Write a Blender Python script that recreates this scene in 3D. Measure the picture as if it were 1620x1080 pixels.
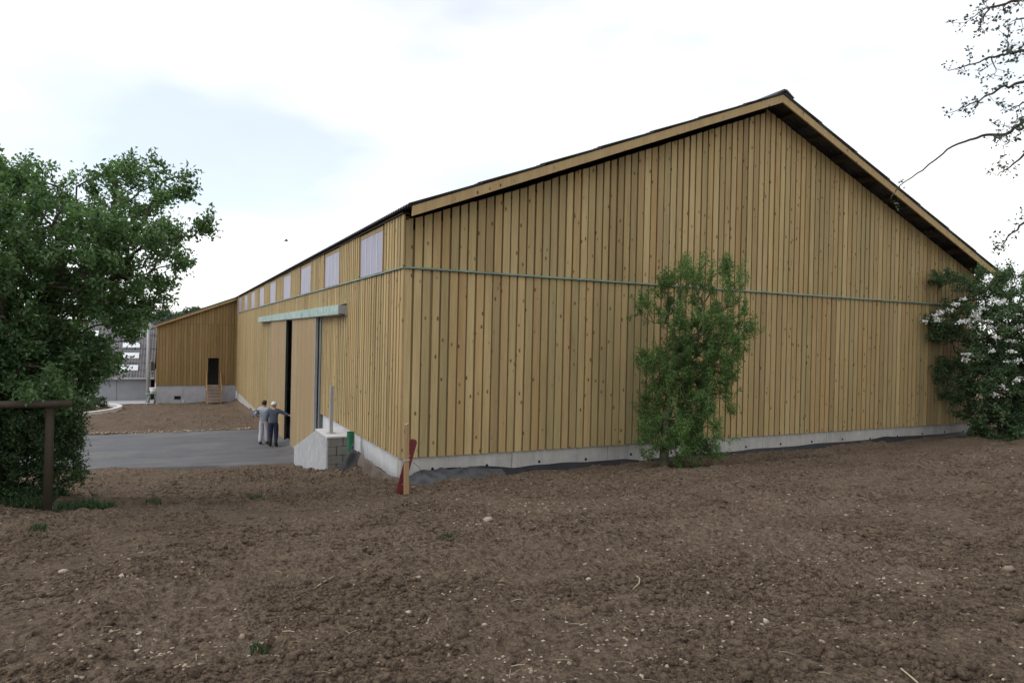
import bpy, bmesh, math, random
import numpy as np
from mathutils import Vector, Matrix
random.seed(7); RNG = np.random.default_rng(11)
for o in list(bpy.data.objects): bpy.data.objects.remove(o)
S = bpy.context.scene
COL = S.collection
# ------------------------------------------------------------------ camera
F_PX, YAW, PIT, ROLL, CZ = 1063.25, math.radians(26.73), math.radians(-0.291), math.radians(1.26), 4.47
cam = bpy.data.cameras.new('camera'); cam.sensor_width = 36; cam.lens = 36 * F_PX / 1620
cam.clip_start = 0.05; cam.clip_end = 3000
camo = bpy.data.objects.new('camera', cam); COL.objects.link(camo)
_f = Vector((math.sin(YAW) * math.cos(PIT), math.cos(YAW) * math.cos(PIT), math.sin(PIT)))
_r = Vector((math.cos(YAW), -math.sin(YAW), 0)); _u = _r.cross(_f)
_R = _r * math.cos(ROLL) + _u * math.sin(ROLL); _U = _u * math.cos(ROLL) - _r * math.sin(ROLL)
camo.matrix_world = Matrix(((_R.x, _U.x, -_f.x, 0), (_R.y, _U.y, -_f.y, 0), (_R.z, _U.z, -_f.z, CZ), (0, 0, 0, 1)))
S.camera = camo
def at(px, py, d):
    "point seen at photo pixel px,py at horizontal distance d metres from where the photographer stood"
    v = _R * ((px - 810) / F_PX) - _U * ((py - 540) / F_PX) + _f
    v = v * (d / math.hypot(v.x, v.y))
    return Vector((v.x, v.y, v.z + CZ))
# ------------------------------------------------------------------ sky
SUN_EL, SUN_AZ = math.radians(46), math.radians(278)   # azimuth clockwise from +Y: from the left, onto the long side
W = bpy.data.worlds.new('World'); S.world = W; W.use_nodes = True
nt = W.node_tree; nt.nodes.clear()
def wn(t, **k):
    n = nt.nodes.new(t)
    for a, b in k.items(): setattr(n, a, b)
    return n
sky = wn('ShaderNodeTexSky', sky_type='NISHITA', sun_disc=False, sun_elevation=SUN_EL, sun_rotation=SUN_AZ, altitude=300, dust_density=.6)
bg1 = wn('ShaderNodeBackground'); bg1.inputs['Strength'].default_value = 0.15
bg2 = wn('ShaderNodeBackground'); bg2.inputs['Strength'].default_value = 1.0
tc = wn('ShaderNodeTexCoord')
mp = wn('ShaderNodeMapping'); mp.inputs['Scale'].default_value = (1.0, 1.0, 2.6); mp.inputs['Location'].default_value = (7.7, 0.5, 4.4)
nz = wn('ShaderNodeTexNoise'); nz.inputs['Scale'].default_value = 1.2; nz.inputs['Detail'].default_value = 5; nz.inputs['Roughness'].default_value = .5
rp = wn('ShaderNodeValToRGB'); rp.color_ramp.elements[0].position = .36; rp.color_ramp.elements[0].color = (.47, .47, .47, 1)
rp.color_ramp.elements[1].position = .565; rp.color_ramp.elements[1].color = (1, 1, 1, 1)
nz2 = wn('ShaderNodeTexNoise'); nz2.inputs['Scale'].default_value = 3.3; nz2.inputs['Detail'].default_value = 5
rp2 = wn('ShaderNodeValToRGB'); rp2.color_ramp.elements[0].position = .3; rp2.color_ramp.elements[0].color = (1.0, 1.01, 1.02, 1)
rp2.color_ramp.elements[1].position = .6; rp2.color_ramp.elements[1].color = (1.10, 1.10, 1.10, 1)
mx = wn('ShaderNodeMixShader'); out = wn('ShaderNodeOutputWorld')
L = nt.links.new
L(tc.outputs['Generated'], mp.inputs['Vector']); L(mp.outputs[0], nz.inputs['Vector']); L(mp.outputs[0], nz2.inputs['Vector'])
L(nz.outputs['Fac'], rp.inputs[0]); L(nz2.outputs['Fac'], rp2.inputs[0]); L(rp2.outputs[0], bg2.inputs[0]); L(sky.outputs[0], bg1.inputs[0])
L(rp.outputs[0], mx.inputs[0]); L(bg1.outputs[0], mx.inputs[1]); L(bg2.outputs[0], mx.inputs[2]); L(mx.outputs[0], out.inputs[0])
# ------------------------------------------------------------------ sun (veiled by cloud)
sl = bpy.data.lights.new('sun', 'SUN'); sl.energy = 1.1; sl.angle = math.radians(30); sl.color = (1, .97, .92)
so = bpy.data.objects.new('sun', sl); COL.objects.link(so)
so.rotation_euler = Vector((-math.sin(SUN_AZ) * math.cos(SUN_EL), -math.cos(SUN_AZ) * math.cos(SUN_EL), -math.sin(SUN_EL))).to_track_quat('-Z', 'Y').to_euler()
so.location = (0, 0, 60)
vs = S.view_settings; vs.view_transform = 'Standard'; vs.look = 'None'; vs.gamma = 1; vs.exposure = 0.3; vs.use_curve_mapping = False
S.render.engine = 'CYCLES'

# ================================================================== helpers
def tag(o, label=None, cat=None, group=None, kind=None):
    for k, v in (('label', label), ('category', cat), ('group', group), ('kind', kind)):
        if v: o[k] = v
    return o
def link(o, parent=None):
    COL.objects.link(o)
    if parent is not None: o.parent = parent
    return o
ORG = {}
def thing(name, loc, label, cat, group=None):
    o = bpy.data.objects.new(name, None); o.location = loc; o.empty_display_size = .2
    link(o); tag(o, label, cat, group); ORG[o.name] = Vector(loc); return o
def org(parent):
    if parent is None: return Vector((0, 0, 0))
    return ORG.get(parent.name, Vector((0, 0, 0)))
def mesh_obj(name, V, Fc, mat, parent=None, smooth=False, kind=None, origin=None):
    "V in world coordinates; the object's origin is 'origin' or the parent's"
    V = np.asarray(V, dtype=np.float64).reshape(-1, 3)
    po = org(parent); oo = Vector(origin) if origin is not None else po
    me = bpy.data.meshes.new(name)
    Vl = V - np.array(oo)
    if isinstance(Fc, np.ndarray):
        n, k = Fc.shape
        me.vertices.add(len(Vl)); me.vertices.foreach_set('co', Vl.astype(np.float32).ravel())
        me.loops.add(n * k); me.loops.foreach_set('vertex_index', Fc.astype(np.int32).ravel())
        me.polygons.add(n); me.polygons.foreach_set('loop_start', np.arange(0, n * k, k, dtype=np.int32))
        me.polygons.foreach_set('loop_total', np.full(n, k, dtype=np.int32)); me.update(calc_edges=True)
    else:
        me.from_pydata([tuple(v) for v in Vl], [], [tuple(f) for f in Fc]); me.update()
    if smooth: me.polygons.foreach_set('use_smooth', [True] * len(me.polygons))
    if mat is not None: me.materials.append(mat)
    o = bpy.data.objects.new(name, me); link(o, parent); o.location = oo - po
    ORG[o.name] = oo
    if kind: o['kind'] = kind
    return o
class MB:
    def __init__(s): s.v = []; s.f = []
    def add(s, v, f):
        b = len(s.v); s.v += [tuple(q) for q in v]; s.f += [tuple(i + b for i in q) for q in f]; return s
    def box(s, a, b):
        (x0, y0, z0), (x1, y1, z1) = a, b
        return s.add([(x0,y0,z0),(x1,y0,z0),(x1,y1,z0),(x0,y1,z0),(x0,y0,z1),(x1,y0,z1),(x1,y1,z1),(x0,y1,z1)],
                     [(0,3,2,1),(4,5,6,7),(0,1,5,4),(1,2,6,5),(2,3,7,6),(3,0,4,7)])
    def hexa(s, p8): return s.add(p8, [(0,3,2,1),(4,5,6,7),(0,1,5,4),(1,2,6,5),(2,3,7,6),(3,0,4,7)])
    def beam(s, p, q, w, h, up=(0, 0, 1)):
        p, q = Vector(p), Vector(q); d = (q - p).normalized(); u = Vector(up)
        r = d.cross(u); r = r.normalized() if r.length > 1e-4 else Vector((1, 0, 0)); u = r.cross(d)
        vs = []
        for c in (p, q):
            for a, b in ((-1,-1),(1,-1),(1,1),(-1,1)): vs.append(c + r * (a * w / 2) + u * (b * h / 2))
        return s.add(vs, [(0,1,2,3),(7,6,5,4),(0,4,5,1),(1,5,6,2),(2,6,7,3),(3,7,4,0)])
    def tube(s, pts, rad, n=8, cap=True):
        pts = [Vector(p) for p in pts]; m = len(pts)
        if not hasattr(rad, '__len__'): rad = [rad] * m
        vs = []; prev = None
        for i, p in enumerate(pts):
            d = (pts[min(i + 1, m - 1)] - pts[max(i - 1, 0)]).normalized()
            if prev is None:
                a = Vector((0, 0, 1)) if abs(d.z) < .9 else Vector((1, 0, 0)); prev = d.cross(a).normalized()
            prev = (prev - d * prev.dot(d)).normalized(); b = d.cross(prev)
            for k in range(n):
                t = 2 * math.pi * k / n; vs.append(p + (prev * math.cos(t) + b * math.sin(t)) * rad[i])
        fs = [(i*n+k, i*n+(k+1)%n, (i+1)*n+(k+1)%n, (i+1)*n+k) for i in range(m-1) for k in range(n)]
        if cap: fs += [tuple(range(n-1, -1, -1)), tuple((m-1)*n+k for k in range(n))]
        return s.add(vs, fs)
    def build(s, name, mat, parent=None, smooth=False, kind=None, origin=None):
        return mesh_obj(name, s.v, s.f, mat, parent, smooth, kind, origin)
_tab = RNG.random((256, 256))
def vnoise(x, y, s, seed=0):
    x = np.asarray(x) / s + seed * 17.31; y = np.asarray(y) / s + seed * 9.77
    xi = np.floor(x).astype(int); yi = np.floor(y).astype(int); fx = x - xi; fy = y - yi
    fx = fx * fx * (3 - 2 * fx); fy = fy * fy * (3 - 2 * fy)
    g = lambda a, b: _tab[a & 255, b & 255]
    return (g(xi, yi) * (1 - fx) + g(xi + 1, yi) * fx) * (1 - fy) + (g(xi, yi + 1) * (1 - fx) + g(xi + 1, yi + 1) * fx) * fy - .5
def sstep(a, b, x):
    t = np.clip((np.asarray(x, dtype=float) - a) / (b - a), 0, 1); return t * t * (3 - 2 * t)

# ================================================================== materials
class M:
    def __init__(s, name, rough=.8, spec=.3):
        s.m = bpy.data.materials.new(name); s.m.use_nodes = True; s.t = s.m.node_tree; s.t.nodes.clear()
        s.out = s.n('ShaderNodeOutputMaterial'); s.b = s.n('ShaderNodeBsdfPrincipled')
        s.b.inputs['Roughness'].default_value = rough; s.b.inputs['Specular IOR Level'].default_value = spec
        s.l(s.b.outputs[0], s.out.inputs[0])
    def n(s, t, **k):
        n = s.t.nodes.new(t)
        for a, b in k.items(): setattr(n, a, b)
        return n
    def l(s, a, b): s.t.links.new(a, b)
    def pos(s, scale=(1, 1, 1), offset=None, kind='pos'):
        g = s.n('ShaderNodeNewGeometry').outputs['Position'] if kind == 'pos' else s.n('ShaderNodeTexCoord').outputs['Object']
        if offset is not None:
            a = s.n('ShaderNodeVectorMath', operation='ADD'); s.l(g, a.inputs[0]); s.l(offset, a.inputs[1]); g = a.outputs[0]
        m = s.n('ShaderNodeMapping'); m.inputs['Scale'].default_value = scale; s.l(g, m.inputs['Vector']); return m.outputs[0]
    def noise(s, vec, scale=1, detail=4, rough=.55, dist=0):
        n = s.n('ShaderNodeTexNoise'); s.l(vec, n.inputs['Vector']); n.inputs['Scale'].default_value = scale
        n.inputs['Detail'].default_value = detail; n.inputs['Roughness'].default_value = rough; n.inputs['Distortion'].default_value = dist
        return n.outputs['Fac']
    def ramp(s, fac, stops, interp='LINEAR'):
        r = s.n('ShaderNodeValToRGB'); cr = r.color_ramp; cr.interpolation = interp
        while len(cr.elements) < len(stops): cr.elements.new(.5)
        for e, (p, c) in zip(cr.elements, stops):
            e.position = p; e.color = (c, c, c, 1) if not hasattr(c, '__len__') else (*c, 1)
        s.l(fac, r.inputs[0]); return r.outputs[0]
    def mix(s, fac, a, b, mode='MIX'):
        m = s.n('ShaderNodeMix', data_type='RGBA', blend_type=mode)
        for i, v in ((0, fac), (6, a), (7, b)):
            if hasattr(v, 'is_output'): s.l(v, m.inputs[i])
            elif i == 0: m.inputs[0].default_value = v
            else: m.inputs[i].default_value = (*v, 1) if hasattr(v, '__len__') else (v, v, v, 1)
        return m.outputs[2]
    def math(s, op, a, b=0.0):
        m = s.n('ShaderNodeMath', operation=op)
        for i, v in ((0, a), (1, b)):
            if hasattr(v, 'is_output'): s.l(v, m.inputs[i])
            else: m.inputs[i].default_value = v
        return m.outputs[0]
    def rnd(s):
        g = s.n('ShaderNodeNewGeometry').outputs['Random Per Island']; o = s.n('ShaderNodeObjectInfo').outputs['Random']
        return s.math('FRACT', s.math('ADD', s.math('MULTIPLY', o, 7.31), s.math('MULTIPLY', g, 3.77)))
    def bump(s, h, strength=.4, dist=.01, prev=None):
        b = s.n('ShaderNodeBump'); b.inputs['Strength'].default_value = strength; b.inputs['Distance'].default_value = dist
        s.l(h, b.inputs['Height'])
        if prev is not None: s.l(prev, b.inputs['Normal'])
        return b.outputs[0]
    def col(s, c):
        if hasattr(c, 'is_output'): s.l(c, s.b.inputs['Base Color'])
        else: s.b.inputs['Base Color'].default_value = (*c, 1)
        return s
    def nrm(s, v): s.l(v, s.b.inputs['Normal']); return s

def wood(name, tones, knots=True, rough=.75, grain=.35, stain=True):
    m = M(name, rough, .25); r = m.rnd()
    cmb = m.n('ShaderNodeCombineXYZ'); 
    m.l(m.math('MULTIPLY', r, 37.), cmb.inputs[0]); m.l(m.math('MULTIPLY', r, 91.), cmb.inputs[2]); m.l(m.math('MULTIPLY', r, 23.), cmb.inputs[1])
    off = cmb.outputs[0]
    n = len(tones); base = m.ramp(r, [(i / (n - 1), c) for i, c in enumerate(tones)])
    g1 = m.noise(m.pos((55, 55, 1.6), off), 1, 5, .6, .6); g2 = m.noise(m.pos((9, 9, .55), off), 1, 3, .5)
    c = m.mix(m.ramp(g1, [(.3, .0), (.75, 1.)]), base, m.mix(1., base, (.70, .62, .52), 'MULTIPLY'))
    c = m.mix(m.math('MULTIPLY', m.ramp(g2, [(.35, 0.), (.7, 1.)]), .55), c, m.mix(1., base, (1.14, 1.12, 1.0), 'MULTIPLY'))
    if stain:
        big = m.noise(m.pos((.5, .5, .28)), 1, 4, .6)
        c = m.mix(m.math('MULTIPLY', m.ramp(big, [(.42, 0.), (.66, 1.)]), .5), c, m.mix(1., c, (.82, .80, .74), 'MULTIPLY'))
    if knots:
        v = m.n('ShaderNodeTexVoronoi'); v.inputs['Scale'].default_value = 1.0
        m.l(m.pos((6.5, 6.5, 3.4), off), v.inputs['Vector'])
        k = m.ramp(v.outputs['Distance'], [(.08, 1.), (.21, .0)])
        k = m.math('MULTIPLY', k, m.ramp(m.math('FRACT', m.math('MULTIPLY', v.outputs['Color'], 5.)), [(.30, 0.), (.36, .9)]))
        c = m.mix(k, c, (.07, .036, .018))
    m.col(c); m.nrm(m.bump(g1, grain, .004)); return m.m
WOOD = wood('clad_wood', [(0.361, 0.282, 0.144), (0.476, 0.354, 0.176), (0.37, 0.301, 0.157), (0.511, 0.39, 0.202), (0.423, 0.301, 0.147), (0.361, 0.301, 0.161), (0.493, 0.354, 0.179), (0.328, 0.247, 0.13), (0.459, 0.363, 0.19), (0.529, 0.414, 0.221)])
BACK = wood('under_board_shade_wood', [(.215, .155, .08), (.25, .18, .092), (.19, .138, .07)], knots=False)  # cladding wood darkened: shade of the gaps between boards put into its colour
FASC = wood('fascia_wood', [(.42, .32, .17), (.46, .34, .18)], grain=.2)
DOORW = wood('door_wood', [(.36, .27, .16), (.39, .285, .165), (.34, .255, .15), (.41, .31, .185)], knots=False, grain=.2)
FARW = wood('annex_wood', [(.27, .185, .085), (.32, .215, .098), (.25, .172, .082), (.34, .23, .105)], knots=False)
STEPW = wood('new_step_wood', [(.40, .25, .13), (.46, .30, .16)], knots=False)
POSTW = wood('weathered_post', [(.060, .050, .038), (.075, .062, .046)], knots=False)
STAKEW = wood('stake_wood', [(.34, .225, .125), (.38, .255, .14)])
SHADEW = wood('rafter_shade_wood', [(.055, .04, .028), (.07, .05, .034)], knots=False)  # near-black: shade under the roof is put into the timber colour

def concrete(name, c0, c1, streak=.3, rough=.85):
    m = M(name, rough, .2); a = m.noise(m.pos((1, 1, 1)), 2.2, 6, .65); b = m.noise(m.pos((7, 7, .9)), 1, 4, .6)
    c = m.ramp(a, [(.3, c0), (.7, c1)])
    c = m.mix(m.math('MULTIPLY', m.ramp(b, [(.45, 0.), (.75, 1.)]), streak), c, m.mix(1., c, (.62, .6, .57), 'MULTIPLY'))
    f = m.noise(m.pos(), 60, 3); m.col(c).nrm(m.bump(f, .25, .004)); return m.m
CONC = concrete('plinth_concrete', (.37, .355, .325), (.49, .475, .44), .5)
CONCW = concrete('pale_concrete', (.50, .50, .51), (.62, .62, .62), .2)
CONCF = concrete('far_concrete', (.36, .36, .39), (.46, .46, .48))
BLOCK = concrete('block_concrete', (.22, .205, .185), (.30, .285, .26), .4)
KERB = concrete('kerb_concrete', (.60, .58, .54), (.72, .70, .66), .2)
def rendered(name):
    m = M(name, .85, .2); a = m.noise(m.pos((5, 5, 1.7)), 1.6, 5, .7, 1.5); b = m.noise(m.pos(), 18, 4)
    m.col(m.mix(m.ramp(a, [(.38, 0.), (.62, 1.)]), (.30, .305, .31), (.47, .475, .485))).nrm(m.bump(b, .35, .01)); return m.m
TROWEL = rendered('trowelled_cement')
def metal(name, c0, c1, rough=.45, metallic=.6, sc=2.0):
    m = M(name, rough, .5); m.b.inputs['Metallic'].default_value = metallic
    a = m.noise(m.pos((1, 1, 1)), sc, 5, .65); m.col(m.ramp(a, [(.35, c0), (.65, c1)])); return m.m
GALV = metal('galvanised_sheet', (.20, .31, .275), (.42, .53, .48), .5, .3, 4)
FLASH = metal('flashing_metal', (.12, .19, .155), (.21, .30, .25), .6, .2)
STEEL = metal('grey_steel', (.33, .34, .345), (.42, .43, .435), .6, .1)
JAMB = metal('jamb_paint', (.12, .13, .125), (.16, .17, .165), .6, .1)
DGREEN = metal('dark_green_edge', (.016, .03, .022), (.03, .045, .034), .6, 0)
def plain(name, c, rough=.7, spec=.3, var=.12, sc=8):
    m = M(name, rough, spec); a = m.noise(m.pos(), sc, 4)
    m.col(m.ramp(a, [(.3, tuple(x * (1 - var) for x in c)), (.7, tuple(x * (1 + var) for x in c))])); return m.m
ROOF = plain('roof_fibre_cement', (.085, .09, .092), .85, .2, .3, 3)
ROOFG = plain('neighbour_roof', (.16, .155, .16), .85, .2, .2, 2)
WALLG = plain('neighbour_wall', (.33, .34, .36), .85, .2, .1, 1)
SKYL = plain('skylight_sheet', (.75, .78, .82), .35, .4, .05)
BLACKP = plain('black_membrane', (.018, .018, .02), .6, .3, .4, 5)
GREYP = plain('grey_film', (.065, .068, .075), .45, .4, .5, 4)
BROWNP = plain('muddy_membrane', (.105, .08, .062), .75, .3, .3, 5)
GREENP = plain('green_pipe', (.02, .16, .075), .4, .5)
RED = plain('red_paint', (.125, .02, .02), .7, .3, .25, 12)
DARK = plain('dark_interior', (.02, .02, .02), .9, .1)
WHITE = plain('white_plastic', (.75, .75, .76), .5)
ASPH = None
def asphalt():
    m = M('asphalt', .82, .3); a = m.noise(m.pos((.35, 1.1, 1)), 1.2, 5, .6); b = m.noise(m.pos(), 140, 2); d = m.noise(m.pos((.6, .6, 1)), .8, 6, .7)
    c = m.ramp(a, [(.35, (.075, .076, .082)), (.65, (.115, .116, .122))])
    c = m.mix(m.math('MULTIPLY', m.ramp(d, [(.50, 0.), (.66, 1.)]), .5), c, (.185, .165, .14))
    c = m.mix(m.ramp(b, [(.4, 0.), (.75, .5)]), c, (.2, .2, .2))
    m.col(c).nrm(m.bump(b, .5, .006)); return m.m
ASPH = asphalt()
def soil(name, isl=False):
    m = M(name, .95, .12); a = m.noise(m.pos(), .55, 5, .6); b = m.noise(m.pos(), 7, 6, .68); f = m.noise(m.pos(), 45, 5, .7); g = m.noise(m.pos(), 170, 3, .6)
    c = m.ramp(a, [(.32, (.148, .106, .074)), (.55, (.208, .152, .108)), (.72, (.288, .218, .158))])
    c = m.mix(m.ramp(b, [(.35, .0), (.7, .55)]), c, (.295, .220, .155))
    e = m.noise(m.pos((1.2, .8, 1)), 17, 4, .7); st = m.noise(m.pos((.9, 2.6, 1)), 1.1, 5, .6)
    c = m.mix(m.ramp(st, [(.4, 0.), (.62, .5)]), c, (.29, .212, .143))
    c = m.mix(m.ramp(e, [(.36, .85), (.56, .0)]), c, (.062, .043, .032))
    c = m.mix(m.ramp(f, [(.34, .8), (.54, .0)]), c, (.045, .031, .023))
    if not isl:
        s = m.ramp(g, [(.60, 0.), (.68, 1.)]); c = m.mix(m.math('MULTIPLY', s, .7), c, (.33, .28, .22))
        s2 = m.ramp(m.noise(m.pos(), 62, 2, .5), [(.66, 0.), (.70, 1.)]); c = m.mix(m.math('MULTIPLY', s2, .8), c, (.34, .29, .23))
    else:
        r = m.rnd(); c = m.mix(m.ramp(r, [(0, .0), (.7, .25), (1., .55)]), c, (.255, .188, .132))
    n1 = m.bump(f, 1., .05); n2 = m.bump(b, .6, .06, n1); m.col(c).nrm(m.bump(g, .8, .015, n2)); return m.m
SOIL = soil('tilled_soil'); CLOD = soil('clod_soil', True)
def stonem(name, tones):
    m = M(name, .9, .2); r = m.rnd(); a = m.noise(m.pos(), 40, 4)
    c = m.ramp(r, [(i / (len(tones) - 1), t) for i, t in enumerate(tones)])
    c = m.mix(m.ramp(a, [(.35, .5), (.6, 0.)]), c, (.2, .15, .11)); m.col(c).nrm(m.bump(a, .4, .01)); return m.m
PEBB = stonem('limestone_pebbles', [(.24, .18, .13), (.32, .25, .18), (.38, .31, .235), (.48, .42, .34)])
def leafm(name, tones, trans=.25, rough=.5):
    m = M(name, rough, .35); r = m.n('ShaderNodeNewGeometry').outputs['Random Per Island']
    c = m.ramp(r, [(i / (len(tones) - 1), t) for i, t in enumerate(tones)]); big = m.noise(m.pos(), 1.6, 3)
    c = m.mix(m.ramp(big, [(.35, .45), (.65, 0.)]), c, m.mix(1., c, (.62, .70, .75), 'MULTIPLY'))
    m.col(c); tr = m.n('ShaderNodeBsdfTranslucent'); m.l(m.mix(1., c, (1.1, 1.25, .6), 'MULTIPLY'), tr.inputs[0])
    ms = m.n('ShaderNodeMixShader'); ms.inputs[0].default_value = trans
    m.l(m.b.outputs[0], ms.inputs[1]); m.l(tr.outputs[0], ms.inputs[2]); m.l(ms.outputs[0], m.out.inputs[0]); return m.m
LEAF_A = leafm('apple_leaves', [(.066, .128, .050), (.100, .182, .070), (.138, .235, .094), (.23, .32, .18)], .42)
LEAF_P = leafm('pear_leaves', [(.075, .138, .040), (.112, .20, .058), (.155, .255, .08), (.23, .33, .125)], .4)
LEAF_H = leafm('hawthorn_leaves', [(.055, .10, .046), (.080, .135, .06), (.11, .175, .078), (.15, .215, .11)], .32)
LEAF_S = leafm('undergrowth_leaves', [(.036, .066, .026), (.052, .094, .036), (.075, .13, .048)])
LEAF_F = leafm('far_leaves', [(.05, .085, .05), (.06, .10, .055), (.075, .12, .065)])
LEAF_B = leafm('branch_leaves', [(.08, .10, .08), (.11, .135, .10), (.15, .17, .14)], .25)
GRASS = leafm('grass_blades', [(.028, .058, .02), (.04, .085, .028), (.06, .11, .04)])
FLOWER = plain('white_blossom', (.88, .88, .85), .8, .2, .03)
BARK = plain('bark', (.085, .068, .052), .9, .2, .4, 9)
BARKG = plain('mossy_bark', (.115, .115, .07), .9, .2, .35, 9)
def polym():
    m = M('polycarbonate', .4, .3); a = m.noise(m.pos((1, 1, .4)), 3, 3)
    m.col(m.ramp(a, [(.3, (.27, .26, .34)), (.7, (.34, .325, .41))])); return m.m
POLY = polym()
def polyl():
    m = M('polycarbonate_rib', .3, .5); m.col((.42, .41, .48)); return m.m
POLYR = polyl()

# ================================================================== terrain
BX0, BX1, BY0, BY1 = 4.353, 25.2, 13.77, 55.7       # barn footprint
LY = [0, 5, 11.7, 13.7, 18, 21, 23.5, 24.6, 34, 40, 48, 56, 80, 400, 3000]; LZ = [2.87, 2.33, 1.58, 1.30, .80, .35, .05, -.03, -.03, -.30, -.68, -.93, -1.5, -2, -2]
RY = [0, 5, 11.7, 13.7, 16, 60, 400, 3000]; RZ = [2.87, 2.33, 1.60, 1.40, 1.33, 1.0, -1, -2]
def base_z(x, y):
    x = np.asarray(x, float); y = np.asarray(y, float)
    l = (np.interp(y - .5, LY, LZ) + np.interp(y, LY, LZ) + np.interp(y + .5, LY, LZ)) / 3
    r = np.interp(y, RY, RZ); w = sstep(3.8, 6.5, x)
    z = l * (1 - w) + r * w
    z = np.where(y < 0, 2.87 - .06 * y * sstep(0, -6, y), z)
    z = z + .50 * np.exp(-(((x + 3.6) / 2.6) ** 2 + ((y - 13.3) / 2.4) ** 2))
    z = z + .24 * np.exp(-(((x - 4.3) / .9) ** 2 + ((y - 16.2) / 2.0) ** 2))
    z = z + .10 * sstep(17, 25, x) * np.exp(-((y - 13) / 4.0) ** 2)
    return z
def apron_near(x): return 23.62 + (3.74 - x) * .2435
def apron_far(x): return 33.45 + (3.5 - x) * .02
def apron_mask(x, y, e=.25):
    return sstep(apron_near(x) - e * .2, apron_near(x) + e, y) * sstep(apron_far(x) + e * .2, apron_far(x) - e, y) * sstep(4.6, 4.4, x) * sstep(-34, -30, x)
def yard_mask(x, y): return sstep(55.2, 56.0, y) * sstep(-.9, -1.3, x) * sstep(-34, -30, x) * sstep(90, 86, y)
def rough_z(x, y):
    d = .075 * vnoise(x, y, 1.7, 1) + .065 * vnoise(x, y, .62, 2) + .050 * vnoise(x, y, .27, 3) + .032 * vnoise(x, y, .12, 4) + .030 * vnoise(x, y, .062, 5)
    md = .45 + 1.1 * sstep(-.22, .25, vnoise(x, y, 1.1, 7) + .6 * vnoise(x, y, .4, 17)); d = d * md
    cl = vnoise(x, y, .17, 6); d = d + .05 * np.clip(cl - .15, 0, 1) * 2 * md
    ph = y - .10 * x + .5 * vnoise(x, y, 5, 8) + .08 * vnoise(x, y, .9, 18)
    tr = .022 * np.sin(ph * 2 * math.pi / .38) * sstep(-.05, .15, vnoise(x * .5, y, 2.6, 9)) + .035 * np.sin(ph * 2 * math.pi / 1.9)
    rut = np.minimum(np.abs(y - 9.4 + .13 * x + .3 * vnoise(x, x * 0, 4, 15)), np.abs(y - 7.7 + .13 * x + .3 * vnoise(x, x * 0, 4, 15)))
    tr = tr - .04 * np.exp(-(rut / .20) ** 2) * (.6 + .8 * vnoise(x, y, .5, 16))
    return d + tr
def soil_z(x, y):
    a = np.maximum(apron_mask(x, y), yard_mask(x, y))
    far = sstep(60, 90, np.abs(np.asarray(y)) + np.abs(np.asarray(x)) * .5)
    return base_z(x, y) + rough_z(x, y) * (1 - a) * (1 - .8 * far) - .08 * a + .8 * far * vnoise(x, y, 37, 12)
def axis(segs):
    v = [segs[0][0]]
    for a, b, h in segs: v += list(np.linspace(a, b, max(2, int(round((b - a) / h)) + 1))[1:])
    return np.array(v)
ax = axis([(-900, -100, 100), (-100, -30, 10), (-30, -8, .8), (-8, -4, .12), (-4, -1.5, .05), (-1.5, 7.5, .026), (7.5, 13, .05), (13, 26, .1), (26, 40, 1), (40, 100, 10), (100, 900, 100)])
ay = axis([(-300, -20, 40), (-20, 0, 1), (0, 1.6, .2), (1.6, 8.0, .026), (8, 14, .05), (14, 26, .1), (26, 36, .25), (36, 60, .25), (60, 100, 2), (100, 300, 20), (300, 1500, 200)])
gx, gy = np.meshgrid(ax, ay); gz = soil_z(gx, gy)
nx, ny = len(ax), len(ay); idx = np.arange(nx * ny).reshape(ny, nx)
q = np.stack([idx[:-1, :-1], idx[:-1, 1:], idx[1:, 1:], idx[1:, :-1]], -1).reshape(-1, 4)
cxm = ((gx[:-1, :-1] + gx[1:, 1:]) / 2).ravel(); cym = ((gy[:-1, :-1] + gy[1:, 1:]) / 2).ravel()
inside = (cxm > BX0 + .12) & (cxm < BX1 - .12) & (cym > BY0 + .2) & (cym < BY1 + 5) | (cxm > -.9) & (cxm < BX1 - .12) & (cym > BY1 + .25) & (cym < BY1 + 5)
ground = mesh_obj('ground', np.stack([gx.ravel(), gy.ravel(), gz.ravel()], 1), q[~inside], SOIL, smooth=True)
tag(ground, 'bare brown tilled soil field sloping down to the timber barn', kind='structure')
# asphalt apron
xs = np.concatenate([np.linspace(-30, -6, 40), np.linspace(-5.9, 4.335, 70)]); us = np.linspace(0, 1, 41)
X, Un = np.meshgrid(xs, us)
n_ = apron_near(X) + .16 * vnoise(X, X * 0, .9, 21) + .06 * vnoise(X, X * 0, .23, 22); f_ = apron_far(X) + .2 * vnoise(X, X * 0, .8, 23) + .08 * vnoise(X, X * 0, .2, 24)
Y = n_ + (f_ - n_) * Un; Z = base_z(X, Y) + .012 * vnoise(X, Y, 1.5, 25); Z[0] -= .14; Y[0] = Y[1] - .02; Z[-1] -= .14; Y[-1] = Y[-2] + .02
ii = np.arange(X.size).reshape(X.shape); qa = np.stack([ii[:-1, :-1], ii[:-1, 1:], ii[1:, 1:], ii[1:, :-1]], -1).reshape(-1, 4)
tag(mesh_obj('asphalt_apron', np.stack([X.ravel(), Y.ravel(), Z.ravel()], 1), qa, ASPH, smooth=True), 'grey asphalt strip leading to the sliding barn doors', kind='structure')
xs = np.linspace(-30, -1.25, 30); ys = np.linspace(56.0, 86, 20); X, Y = np.meshgrid(xs, ys); Z = base_z(X, Y) + .01
ii = np.arange(X.size).reshape(X.shape); qa = np.stack([ii[:-1, :-1], ii[:-1, 1:], ii[1:, 1:], ii[1:, :-1]], -1).reshape(-1, 4)
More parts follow.
